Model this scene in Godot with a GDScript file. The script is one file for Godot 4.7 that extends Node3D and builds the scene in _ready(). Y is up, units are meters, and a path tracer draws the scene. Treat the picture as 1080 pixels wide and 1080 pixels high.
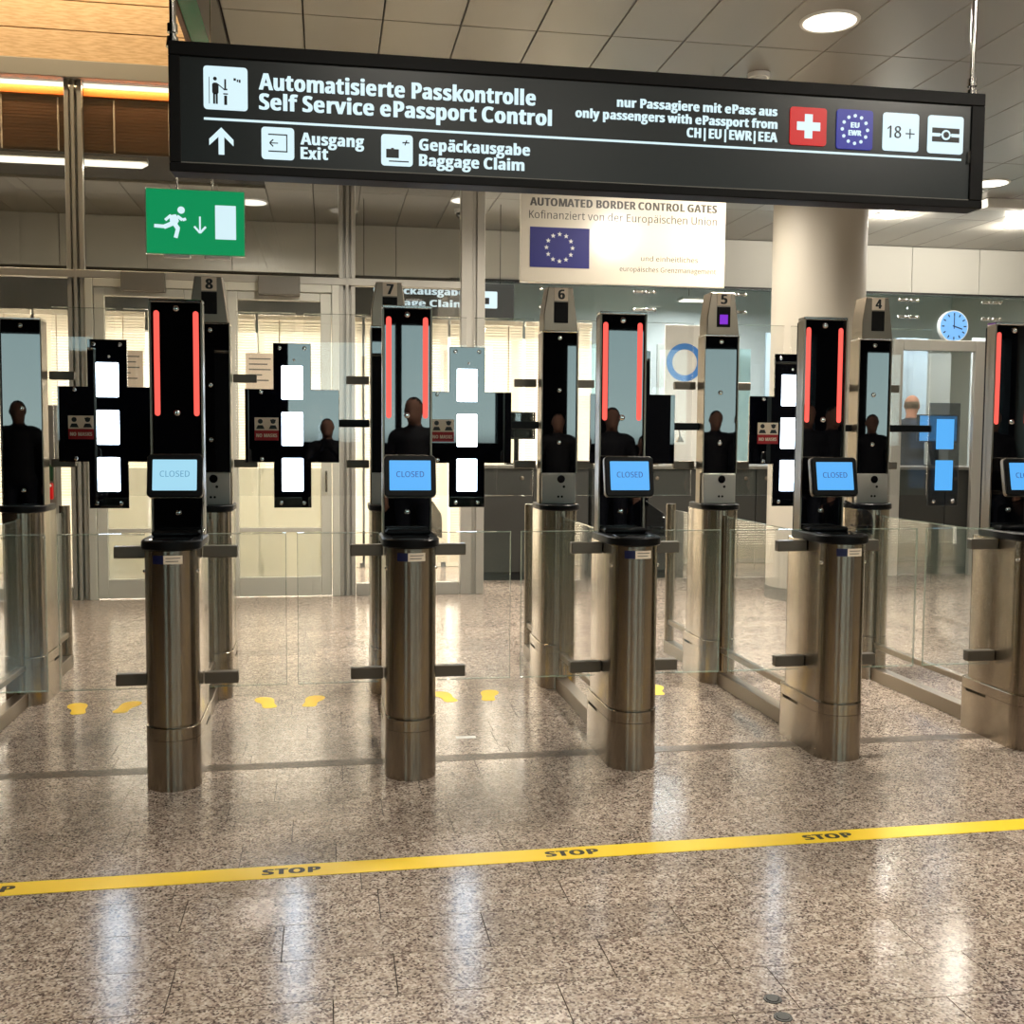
extends Node3D

const CEIL := 4.1          # hall ceiling
const GATE_X0 := -0.658    # first gate line, then one every GATE_STEP
const GATE_STEP := 1.0212
var M := {}
var used := {}
var rng := RandomNumberGenerator.new()

# ------------------------------------------------------------------ helpers
func P(x: float, y: float, d: float) -> Vector3: return Vector3(x, y, -d)   # d = metres ahead of the camera's foot

func numbered(called: String) -> String:
	if not used.has(called):
		used[called] = 0
		return called
	used[called] += 1
	return "%s_%03d" % [called, used[called]]

func std(c: Color, rough := 0.6, metal := 0.0, spec := 0.5) -> StandardMaterial3D:
	var m := StandardMaterial3D.new()
	m.albedo_color = c; m.roughness = rough; m.metallic = metal; m.metallic_specular = spec
	return m

func glow(c: Color, e: float, base := Color(0.05, 0.05, 0.05)) -> StandardMaterial3D:
	var m := std(base, 0.4)
	m.emission_enabled = true; m.emission = c; m.emission_energy_multiplier = e
	return m

func glassm(c: Color, a: float, spec := 0.5) -> StandardMaterial3D:
	var m := std(Color(c.r, c.g, c.b, a), 0.0, 0.0, spec)
	m.transparency = BaseMaterial3D.TRANSPARENCY_ALPHA
	return m

func noise_tex(kind: int, freq: float, ramp_offsets: Array, ramp_colors: Array, size := 512, sd := 1, oct := 3, warp := 0.0) -> NoiseTexture2D:
	var n := FastNoiseLite.new()
	n.noise_type = kind; n.frequency = freq; n.seed = sd; n.fractal_octaves = oct
	if kind == FastNoiseLite.TYPE_CELLULAR:
		n.cellular_return_type = FastNoiseLite.RETURN_CELL_VALUE
		n.cellular_jitter = 1.0
		n.fractal_type = FastNoiseLite.FRACTAL_NONE
	if warp > 0.0:
		n.domain_warp_enabled = true; n.domain_warp_amplitude = warp; n.domain_warp_frequency = freq * 1.5
	var g := Gradient.new()
	g.offsets = PackedFloat32Array(ramp_offsets); g.colors = PackedColorArray(ramp_colors)
	var t := NoiseTexture2D.new()
	t.width = size; t.height = size; t.seamless = true; t.noise = n; t.color_ramp = g
	return t

func world_tex(m: StandardMaterial3D, t: Texture2D, per_m: Vector3, off := Vector3.ZERO) -> StandardMaterial3D:
	m.albedo_texture = t; m.uv1_triplanar = true; m.uv1_world_triplanar = true
	m.uv1_scale = per_m; m.uv1_offset = off
	return m

func mb() -> SurfaceTool:
	var st := SurfaceTool.new()
	st.begin(Mesh.PRIMITIVE_TRIANGLES)
	return st

func tri(st: SurfaceTool, a: Vector3, b: Vector3, c: Vector3, na: Vector3, nb: Vector3, nc: Vector3) -> void:
	var f := (b - a).cross(c - a)
	if f.dot(na + nb + nc) > 0.0:      # front faces run clockwise
		var t := b; b = c; c = t
		var tn := nb; nb = nc; nc = tn
	for e in [[na, a], [nb, b], [nc, c]]:      # u runs up, which lays the brushed grain of steel
		st.set_normal(e[0]); st.set_uv(Vector2(e[1].y, e[1].x * 0.731 + e[1].z * 1.117)); st.add_vertex(e[1])

func quad(st: SurfaceTool, a: Vector3, b: Vector3, c: Vector3, d: Vector3, n: Vector3) -> void:
	tri(st, a, b, c, n, n, n); tri(st, a, c, d, n, n, n)

func bx(st: SurfaceTool, lo: Vector3, hi: Vector3, bev := 0.0) -> void:      # a box between two corners, edges chamfered by bev
	var l := Vector3(minf(lo.x, hi.x), minf(lo.y, hi.y), minf(lo.z, hi.z))
	var h := Vector3(maxf(lo.x, hi.x), maxf(lo.y, hi.y), maxf(lo.z, hi.z))
	var c := (l + h) * 0.5
	var s := (h - l) * 0.5
	for ax in 3:
		var u := (ax + 1) % 3
		var v := (ax + 2) % 3
		for sg in [-1.0, 1.0]:
			var n := Vector3.ZERO; n[ax] = sg
			var q := []
			for k in [[-1, -1], [1, -1], [1, 1], [-1, 1]]:
				var p := c
				p[ax] += sg * s[ax]; p[u] += k[0] * (s[u] - bev); p[v] += k[1] * (s[v] - bev)
				q.append(p)
			quad(st, q[0], q[1], q[2], q[3], n)
			if bev > 0.0:
				for sv in [-1.0, 1.0]:      # edge along v between +-ax and +-u
					var n2 := Vector3.ZERO; n2[ax] = sg; n2[u] = sv
					var e := []
					for w in [-1.0, 1.0]:
						var p1 := c
						p1[ax] += sg * s[ax]; p1[u] += sv * (s[u] - bev); p1[v] += w * (s[v] - bev)
						var p2 := c
						p2[ax] += sg * (s[ax] - bev); p2[u] += sv * s[u]; p2[v] += w * (s[v] - bev)
						e.append([p1, p2])
					quad(st, e[0][0], e[0][1], e[1][1], e[1][0], n2.normalized())
	if bev > 0.0:
		for sx in [-1.0, 1.0]:
			for sy in [-1.0, 1.0]:
				for sz in [-1.0, 1.0]:
					var k := Vector3(sx, sy, sz)
					var n3 := k.normalized()
					tri(st, c + k * (s - Vector3(0, bev, bev)), c + k * (s - Vector3(bev, 0, bev)), c + k * (s - Vector3(bev, bev, 0)), n3, n3, n3)

func ring_normals(poly: PackedVector2Array) -> Array:      # per vertex [normal for the edge before, normal for the edge after]
	var n := poly.size()
	var area := 0.0
	for i in n: area += poly[i].cross(poly[(i + 1) % n])
	var en := []
	for i in n:
		var e := poly[(i + 1) % n] - poly[i]
		var m := Vector2(e.y, -e.x).normalized()
		en.append(m if area > 0 else -m)
	var out := []
	for i in n:
		var a: Vector2 = en[(i + n - 1) % n]
		var b: Vector2 = en[i]
		if a.dot(b) > 0.75:
			var s := (a + b).normalized()
			out.append([s, s])
		else:
			out.append([a, b])
	return out

func ext(st: SurfaceTool, poly: PackedVector2Array, lo: float, hi: float, axis := 2, bev := 0.0) -> void:
	# polygon drawn in x,y (axis 2) or x,z (axis 1), pushed from lo to hi
	var to := func(p: Vector2, t: float) -> Vector3: return Vector3(p.x, p.y, t) if axis == 2 else Vector3(p.x, t, p.y)
	var tn := func(p: Vector2) -> Vector3: return Vector3(p.x, p.y, 0) if axis == 2 else Vector3(p.x, 0, p.y)
	var up := Vector3(0, 0, 1) if axis == 2 else Vector3(0, 1, 0)
	var n := poly.size()
	var rn := ring_normals(poly)
	var inner := poly
	if bev > 0.0:
		inner = PackedVector2Array()
		for i in n:
			var m: Vector2 = (rn[i][0] + rn[i][1])
			inner.append(poly[i] - m.normalized() * bev * (1.414 if rn[i][0] != rn[i][1] else 1.0))
	var idx := Geometry2D.triangulate_polygon(inner)
	for k in range(0, idx.size(), 3):
		tri(st, to.call(inner[idx[k]], hi), to.call(inner[idx[k + 1]], hi), to.call(inner[idx[k + 2]], hi), up, up, up)
		tri(st, to.call(inner[idx[k]], lo), to.call(inner[idx[k + 1]], lo), to.call(inner[idx[k + 2]], lo), -up, -up, -up)
	for i in n:
		var j := (i + 1) % n
		var na: Vector3 = tn.call(rn[i][1])
		var nb: Vector3 = tn.call(rn[j][0])
		var a0: Vector3 = to.call(poly[i], lo + bev); var a1: Vector3 = to.call(poly[i], hi - bev)
		var b0: Vector3 = to.call(poly[j], lo + bev); var b1: Vector3 = to.call(poly[j], hi - bev)
		tri(st, a0, b0, b1, na, nb, nb); tri(st, a0, b1, a1, na, nb, na)
		if bev > 0.0:
			var m := ((na + nb) * 0.5 + up).normalized()
			quad(st, a1, b1, to.call(inner[j], hi), to.call(inner[i], hi), m)
			m = ((na + nb) * 0.5 - up).normalized()
			quad(st, a0, b0, to.call(inner[j], lo), to.call(inner[i], lo), m)

func tube(st: SurfaceTool, a: Vector3, b: Vector3, ra: float, rb: float, seg := 16, caps := true) -> void:
	var ax := (b - a).normalized()
	var u := ax.cross(Vector3.UP if absf(ax.y) < 0.9 else Vector3.RIGHT).normalized()
	var v := ax.cross(u)
	for i in seg:
		var t0 := TAU * i / seg
		var t1 := TAU * (i + 1) / seg
		var n0 := u * cos(t0) + v * sin(t0)
		var n1 := u * cos(t1) + v * sin(t1)
		tri(st, a + n0 * ra, a + n1 * ra, b + n1 * rb, n0, n1, n1)
		tri(st, a + n0 * ra, b + n1 * rb, b + n0 * rb, n0, n1, n0)
		if caps:
			tri(st, a, a + n0 * ra, a + n1 * ra, -ax, -ax, -ax)
			tri(st, b, b + n0 * rb, b + n1 * rb, ax, ax, ax)

func dome(st: SurfaceTool, at: Vector3, r: float, h: float, seg := 14, ax := Vector3(0, 0, 1)) -> void:   # a bolt head
	var u := ax.cross(Vector3.UP if absf(ax.y) < 0.9 else Vector3.RIGHT).normalized()
	var v := ax.cross(u)
	var rows := [[1.0, 0.0, 0.0], [1.0, 0.35, 0.3], [0.8, 0.75, 0.6], [0.42, 0.97, 0.9], [0.0, 1.0, 1.0]]
	for k in rows.size() - 1:
		for i in seg:
			var q := []
			for e in [[k, i], [k, i + 1], [k + 1, i + 1], [k + 1, i]]:
				var w: Array = rows[e[0]]
				var t: float = TAU * e[1] / seg
				var dir := u * cos(t) + v * sin(t)
				q.append([at + dir * r * w[0] + ax * h * w[1], (dir * (1.0 - w[2]) + ax * w[2]).normalized()])
			tri(st, q[0][0], q[1][0], q[2][0], q[0][1], q[1][1], q[2][1])
			if k < rows.size() - 2: tri(st, q[0][0], q[2][0], q[3][0], q[0][1], q[2][1], q[3][1])

func disc(c: Vector2, r: float, n := 24) -> PackedVector2Array:
	var p := PackedVector2Array()
	for i in n: p.append(c + Vector2(cos(TAU * i / n), sin(TAU * i / n)) * r)
	return p

func rrect(x0: float, y0: float, x1: float, y1: float, r: float, n := 4) -> PackedVector2Array:
	var p := PackedVector2Array()
	for q in [[x1 - r, y1 - r, 0], [x0 + r, y1 - r, 1], [x0 + r, y0 + r, 2], [x1 - r, y0 + r, 3]]:
		for i in n + 1:
			var t: float = PI / 2 * (q[2] + float(i) / n)
			p.append(Vector2(q[0], q[1]) + Vector2(cos(t), sin(t)) * r)
	return p

func obj(called: String, st, m: Material, parent: Node = self) -> MeshInstance3D:
	var o := MeshInstance3D.new()
	o.mesh = st.commit() if st is SurfaceTool else st
	o.material_override = m
	o.name = numbered(called) if parent == self else called
	parent.add_child(o, true)
	return o

func tag(o: Node, label := "", category := "", group := "", kind := "") -> Node:
	if label: o.set_meta("label", label)
	if category: o.set_meta("category", category)
	if group: o.set_meta("group", group)
	if kind: o.set_meta("kind", kind)
	return o

func thing(called: String, label: String, category: String, at := Vector3.ZERO, group := "") -> Node3D:
	var o := Node3D.new()
	o.name = numbered(called); o.position = at
	add_child(o, true)
	tag(o, label, category, group)
	return o

func copy(src: Node3D, at: Vector3, label: String, group := "") -> Node3D:
	var o: Node3D = src.duplicate()
	o.name = numbered(String(src.name).rstrip("0123456789").trim_suffix("_"))
	add_child(o, true); o.position = at
	o.set_meta("label", label)
	if group: o.set_meta("group", group)
	return o

func struct(called: String, st, m: Material) -> MeshInstance3D:
	var o := MeshInstance3D.new()
	o.mesh = st.commit() if st is SurfaceTool else st
	o.material_override = m; o.name = called
	add_child(o, true)
	o.set_meta("kind", "structure")
	return o

func bxobj(called: String, lo: Vector3, hi: Vector3, m: Material, parent: Node = self, bev := 0.0) -> MeshInstance3D:
	var st := mb(); bx(st, lo, hi, bev)
	return obj(called, st, m, parent)

var fonts := {}
func face(kind: String) -> Font:
	if not fonts.has(kind):
		var f := SystemFont.new()
		f.font_names = PackedStringArray(["Droid Sans"])
		f.font_weight = 700 if kind == "bold" else 400
		fonts[kind] = f
	return fonts[kind]

func tmesh(s: String, kind: String, depth: float) -> TextMesh:
	var t := TextMesh.new()
	t.text = s; t.font = face(kind); t.font_size = 40; t.pixel_size = 0.01; t.depth = depth
	t.curve_step = 1.5
	t.horizontal_alignment = HORIZONTAL_ALIGNMENT_LEFT; t.vertical_alignment = VERTICAL_ALIGNMENT_BOTTOM
	return t

func words(called: String, s: String, x0: float, x1: float, base: float, cap: float, z: float, m: Material, parent: Node, kind := "bold", depth := 0.003) -> MeshInstance3D:
	# lettering in the parent's x,y plane: from x0 to x1, standing on base, capitals cap high, back at z
	var h := tmesh("H", kind, depth).get_aabb()
	var t := tmesh(s, kind, depth)
	var b := t.get_aabb()
	var fat := 0.0 if kind == "plain" else 0.011      # heavier strokes: the outline laid down side by side
	var sx := (x1 - x0) / (b.size.x + 2 * fat)
	var sy := cap / h.size.y
	var st := mb()
	for k in ([0.0] if kind == "plain" else [-1.0, 0.0, 1.0]):
		st.append_from(t, 0, Transform3D(Basis.from_scale(Vector3(sx, sy, 1.0 + 0.1 * k)), Vector3(x0 - (b.position.x - fat * (1.0 + k)) * sx, base - h.position.y * sy, z + depth * 0.5)))
	var o := MeshInstance3D.new()
	o.mesh = st.commit(); o.material_override = m; o.name = called
	parent.add_child(o, true)
	return o

# ------------------------------------------------------------------ body of a figure: surface nets round tapered bones
func figure(bones: Array, cell: float, paint: Callable, k := 0.035) -> ArrayMesh:
	var lo := Vector3(1e9, 1e9, 1e9)
	var hi := -lo
	for b in bones:
		for e in [[b[0], b[2]], [b[1], b[3]]]:
			lo = lo.min(e[0] - Vector3.ONE * (e[1] + 3 * cell)); hi = hi.max(e[0] + Vector3.ONE * (e[1] + 3 * cell))
	var n := Vector3i(((hi - lo) / cell).ceil()) + Vector3i.ONE
	var f := PackedFloat32Array(); f.resize(n.x * n.y * n.z); f.fill(1.0)
	var sy := n.x
	var sz := n.x * n.y
	for b in bones:
		var a: Vector3 = b[0]; var c: Vector3 = b[1]; var ra: float = b[2]; var rb: float = b[3]
		var sq: Vector3 = b[4] if b.size() > 4 else Vector3.ONE
		var pad := maxf(ra, rb) * maxf(sq.x, maxf(sq.y, sq.z)) + 3.0 * cell + k
		var p0 := Vector3i(((a.min(c) - Vector3.ONE * pad - lo) / cell).floor()).clamp(Vector3i.ZERO, n - Vector3i.ONE)
		var p1 := Vector3i(((a.max(c) + Vector3.ONE * pad - lo) / cell).ceil()).clamp(Vector3i.ZERO, n - Vector3i.ONE)
		var ac := (c - a) / sq
		var l2 := maxf(ac.length_squared(), 1e-9)
		for z in range(p0.z, p1.z + 1):
			for y in range(p0.y, p1.y + 1):
				for x in range(p0.x, p1.x + 1):
					var p := (lo + Vector3(x, y, z) * cell - a) / sq
					var t := clampf(p.dot(ac) / l2, 0, 1)
					var d := (p - ac * t).length() - lerpf(ra, rb, t)
					var i := x + y * sy + z * sz
					var g := f[i]
					var h := clampf(0.5 + 0.5 * (g - d) / k, 0, 1)
					f[i] = lerpf(g, d, h) - k * h * (1.0 - h)
	var vid := {}
	var verts := PackedVector3Array()
	for z in n.z - 1:
		for y in n.y - 1:
			for x in n.x - 1:
				var i := x + y * sy + z * sz
				var s := 0
				for q in [0, 1, sy, sy + 1, sz, sz + 1, sz + sy, sz + sy + 1]:
					if f[i + q] < 0: s += 1
				if s == 0 or s == 8: continue
				var sum := Vector3.ZERO
				var cnt := 0
				for e in [[0, 1], [sy, sy + 1], [sz, sz + 1], [sz + sy, sz + sy + 1], [0, sy], [1, sy + 1], [sz, sz + sy], [sz + 1, sz + sy + 1], [0, sz], [1, sz + 1], [sy, sy + sz], [sy + 1, sy + sz + 1]]:
					var fa := f[i + e[0]]; var fb := f[i + e[1]]
					if (fa < 0) != (fb < 0):
						var t := fa / (fa - fb)
						var pa := Vector3(e[0] % sy, (e[0] / sy) % n.y, e[0] / sz)
						var pb := Vector3(e[1] % sy, (e[1] / sy) % n.y, e[1] / sz)
						sum += pa.lerp(pb, t); cnt += 1
				vid[i] = verts.size()
				verts.append(lo + (Vector3(x, y, z) + sum / cnt) * cell)
	var st := mb()
	st.set_smooth_group(0)
	for v in verts:
		st.set_color(paint.call(v)); st.add_vertex(v)
	for i in vid:
		for ax in [[1, sy, sz], [sy, sz, 1], [sz, 1, sy]]:
			var fa: float = f[i]
			var fb: float = f[i + ax[0]]
			if (fa < 0) == (fb < 0): continue
			var q := [i, i - ax[1], i - ax[1] - ax[2], i - ax[2]]
			var ok := true
			for w in q: ok = ok and vid.has(w)
			if not ok: continue
			var o := [0, 1, 2, 0, 2, 3] if fa > 0 else [0, 2, 1, 0, 3, 2]
			for w in o: st.add_index(vid[q[w]])
	st.generate_normals()
	return st.commit()

# ------------------------------------------------------------------ the place
func _ready() -> void:
	rng.seed = 7
	camera_and_light()
	materials()
	shell()
	glass_front()
	signs()
	gates()
	floor_marks()
	behind()
	people()

func camera_and_light() -> void:
	var cam := Camera3D.new()
	cam.name = "camera"
	cam.fov = rad_to_deg(2.0 * atan(540.0 / 1145.14))
	cam.basis = Basis(Vector3.UP, -0.1686) * Basis(Vector3.RIGHT, -0.0658) * Basis(Vector3(0, 0, 1), 0.0071)
	cam.position = Vector3(0, 1.5, 0)
	cam.near = 0.05; cam.far = 200.0
	add_child(cam); cam.current = true
	var env := Environment.new()
	env.tonemap_mode = Environment.TONE_MAPPER_LINEAR
	env.tonemap_exposure = 1.0
	env.background_mode = Environment.BG_SKY
	var sky := Sky.new()
	var sm := ProceduralSkyMaterial.new()
	sm.sky_top_color = Color(0.50, 0.66, 0.70); sm.sky_horizon_color = Color(0.74, 0.84, 0.83)
	sm.ground_horizon_color = Color(0.45, 0.50, 0.50); sm.ground_bottom_color = Color(0.25, 0.26, 0.26)
	sm.energy_multiplier = 5.2
	sky.sky_material = sm; env.sky = sky
	env.sdfgi_enabled = true; env.ssao_enabled = true; env.ssil_enabled = true
	var we := WorldEnvironment.new()
	we.name = "environment"; we.environment = env
	add_child(we)

func lamp(kind: String, called: String, at: Vector3, c: Color, e: float, size := 0.12, towards := Vector3.DOWN, wide := 75.0) -> Light3D:
	var l: Light3D
	if kind == "spot":
		var s := SpotLight3D.new()
		s.spot_angle = wide; s.spot_range = 25.0; s.spot_attenuation = 2.0; s.spot_angle_attenuation = 0.8
		l = s
	else:
		var o := OmniLight3D.new()
		o.omni_range = 25.0; o.omni_attenuation = 2.0
		l = o
	l.light_color = c; l.light_energy = e; l.light_size = size; l.shadow_enabled = true
	l.name = called
	add_child(l, true); l.position = at
	if kind == "spot":
		l.look_at_from_position(at, at + towards, Vector3.RIGHT if absf(towards.y) > 0.9 else Vector3.UP)
	return l

func area(called: String, at: Vector3, towards: Vector3, size: Vector2, c: Color, e: float) -> void:
	var a := AreaLight3D.new()
	a.area_size = size; a.light_color = c; a.light_energy = e; a.shadow_enabled = true
	a.name = called
	a.set("area_range", 25.0); a.set("area_attenuation", 2.0)
	add_child(a, true)
	a.look_at_from_position(at, at + towards, Vector3.FORWARD if absf(towards.y) > 0.9 else Vector3.UP)

func materials() -> void:
	var gr := [[0.0, 0.16, 0.30, 0.46, 0.62, 0.80, 1.0],
		[Color8(80, 66, 60), Color8(114, 97, 89), Color8(158, 141, 130), Color8(176, 159, 146), Color8(190, 174, 160), Color8(206, 192, 178), Color8(222, 210, 197)]]
	var gt := noise_tex(FastNoiseLite.TYPE_CELLULAR, 0.11, gr[0], gr[1], 1024, 3, 1, 14.0)
	var fine := noise_tex(FastNoiseLite.TYPE_SIMPLEX, 0.018, [0.0, 0.5, 1.0], [Color(0.80, 0.79, 0.78), Color(0.93, 0.93, 0.92), Color(1, 1, 1)], 512, 9, 4)
	M.granite = []
	for k in 4:
		var g := std(Color(1, 1, 1).darkened([0.0, 0.05, 0.09, 0.03][k]), 0.17)
		world_tex(g, gt, Vector3.ONE * 1.5, Vector3(0.37, 0.61, 0.23) * k)
		g.detail_enabled = true; g.detail_blend_mode = BaseMaterial3D.BLEND_MODE_MUL; g.detail_albedo = fine
		M.granite.append(g)
	M.joint = std(Color(0.16, 0.14, 0.12), 0.8)
	M.band = world_tex(std(Color(0.52, 0.50, 0.47), 0.3), gt, Vector3.ONE * 1.15)
	var brush := noise_tex(FastNoiseLite.TYPE_SIMPLEX, 0.05, [0.0, 1.0], [Color(0.86, 0.86, 0.86), Color(1, 1, 1)], 512, 5, 3)
	M.steel = std(Color(0.69, 0.645, 0.58), 0.22, 1.0)
	M.steel.anisotropy_enabled = true; M.steel.anisotropy = 0.85
	world_tex(M.steel, brush, Vector3(9, 0.35, 9))
	M.steel_flat = std(Color(0.56, 0.52, 0.465), 0.36, 1.0)
	M.chrome = std(Color(0.92, 0.91, 0.89), 0.12, 1.0)
	M.bracket = std(Color(0.42, 0.39, 0.35), 0.45, 0.8)
	M.alu = std(Color(0.66, 0.65, 0.62), 0.45, 0.35)
	M.alu_light = std(Color(0.76, 0.76, 0.72), 0.5, 0.1)
	M.black_glass = std(Color(0.012, 0.013, 0.022), 0.015, 0.0, 0.707)
	M.black_glass.clearcoat_enabled = true; M.black_glass.clearcoat = 1.0; M.black_glass.clearcoat_roughness = 0.01
	M.navy_glass = std(Color(0.008, 0.014, 0.045), 0.015, 0.0, 0.707)
	M.navy_glass.clearcoat_enabled = true; M.navy_glass.clearcoat = 1.0; M.navy_glass.clearcoat_roughness = 0.01
	M.black = std(Color(0.015, 0.015, 0.017), 0.4, 0.0, 0.3)
	M.black_matt = std(Color(0.025, 0.026, 0.028), 0.6)
	M.tinted = glassm(Color(0.10, 0.13, 0.17), 0.45)
	M.glass = glassm(Color(0.70, 0.84, 0.76), 0.022)
	M.glass_edge = glassm(Color(0.66, 0.74, 0.66), 0.45)
	M.wall_glass = glassm(Color(0.38, 0.36, 0.30), 0.11)
	M.upper_glass = glassm(Color(0.30, 0.28, 0.23), 0.30)
	M.window_glass = glassm(Color(0.85, 0.95, 0.95), 0.04)
	M.frost = glassm(Color(0.80, 0.81, 0.72), 0.55)
	M.ceiling = std(Color(0.56, 0.545, 0.515), 0.36, 0.35)
	M.ceiling_gap = std(Color(0.10, 0.095, 0.085), 0.8)
	M.wall = std(Color(0.74, 0.72, 0.66), 0.8)
	M.header = std(Color(0.72, 0.715, 0.685), 0.6)
	M.plaster = std(Color(0.69, 0.665, 0.615), 0.55)
	M.dark_wall = std(Color(0.07, 0.07, 0.075), 0.85)
	M.white = std(Color(0.88, 0.88, 0.86), 0.5)
	M.grey = std(Color(0.42, 0.41, 0.38), 0.6)
	M.dark_grey = std(Color(0.17, 0.17, 0.158), 0.5)
	M.sign_black = std(Color(0.015, 0.015, 0.015), 0.6, 0.0, 0.3)
	M.sign_face = std(Color(0.10, 0.125, 0.13), 0.35)
	M.lit_white = glow(Color(0.86, 0.97, 1.0), 0.95, Color(0.3, 0.3, 0.3))
	M.lit_red = glow(Color(0.86, 0.02, 0.06), 0.75, Color(0.3, 0, 0.02))
	M.lit_blue = glow(Color(0.01, 0.09, 0.62), 0.75, Color(0.0, 0.02, 0.2))
	M.ink = std(Color(0.05, 0.07, 0.08), 0.5)
	M.panel_light = glow(Color(0.84, 0.92, 1.0), 11.0, Color(0.6, 0.6, 0.6))
	M.led = glow(Color8(255, 92, 80), 1.25, Color(0.3, 0.02, 0.02))
	M.screen_blue = glow(Color8(88, 178, 250), 1.0, Color(0.02, 0.04, 0.08))
	M.screen_pale = glow(Color(0.66, 0.88, 0.97), 0.95, Color(0.02, 0.04, 0.08))  # paler display: reflected light put into the colour
	M.screen_ink = glow(Color(0.16, 0.24, 0.62), 0.8, Color(0.05, 0.08, 0.3))
	M.screen_ink_pale = glow(Color(0.42, 0.66, 0.80), 0.8, Color(0.1, 0.2, 0.3))  # lettering paled along with the reflection in the display colour
	M.paper = std(Color(0.86, 0.80, 0.72), 0.6)
	M.red = std(Color(0.62, 0.03, 0.07), 0.5)
	M.eu_blue = std(Color(0.01, 0.03, 0.42), 0.4)
	M.sticker_blue = std(Color(0.03, 0.05, 0.22), 0.4)
	M.yellow = std(Color(0.96, 0.80, 0.09), 0.45)
	M.tape = std(Color(0.95, 0.81, 0.12), 0.4)
	M.tape_ink = std(Color(0.09, 0.07, 0.02), 0.5)
	M.exit_green = glow(Color8(14, 140, 84), 1.0, Color(0.0, 0.25, 0.12))
	M.poster = std(Color(0.82, 0.785, 0.72), 0.13, 0.0, 0.5)
	M.poster_ink = std(Color(0.25, 0.23, 0.21), 0.3)
	M.cream = std(Color(0.92, 0.89, 0.82), 0.6)
	M.cream.backlight_enabled = true; M.cream.backlight = Color(0.5, 0.48, 0.43)
	var grain := noise_tex(FastNoiseLite.TYPE_SIMPLEX, 0.02, [0.0, 0.5, 1.0], [Color8(188, 156, 118), Color8(208, 178, 140), Color8(222, 196, 160)], 512, 12, 4)
	M.wood = world_tex(std(Color(1, 1, 1), 0.5), grain, Vector3(0.5, 4, 0.5))
	M.slat = world_tex(std(Color(0.50, 0.38, 0.28), 0.5), grain, Vector3(0.5, 5, 0.5))
	M.orange = std(Color(0.80, 0.42, 0.10), 0.5)
	M.tube_light = glow(Color(1.0, 0.96, 0.86), 3.0, Color(0.8, 0.8, 0.8))
	M.panel_soft = glow(Color(1.0, 0.96, 0.89), 1.2, Color(0.8, 0.8, 0.8))
	M.down_light = glow(Color(1.0, 0.97, 0.90), 2.5, Color(0.8, 0.8, 0.8))
	M.green_glass = std(Color(0.16, 0.50, 0.34), 0.15)
	M.clock = glow(Color(0.50, 0.76, 1.0), 0.75, Color(0.25, 0.38, 0.55))
	M.skin_paint = std(Color(1, 1, 1), 0.7)
	M.skin_paint.vertex_color_use_as_albedo = true

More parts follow.
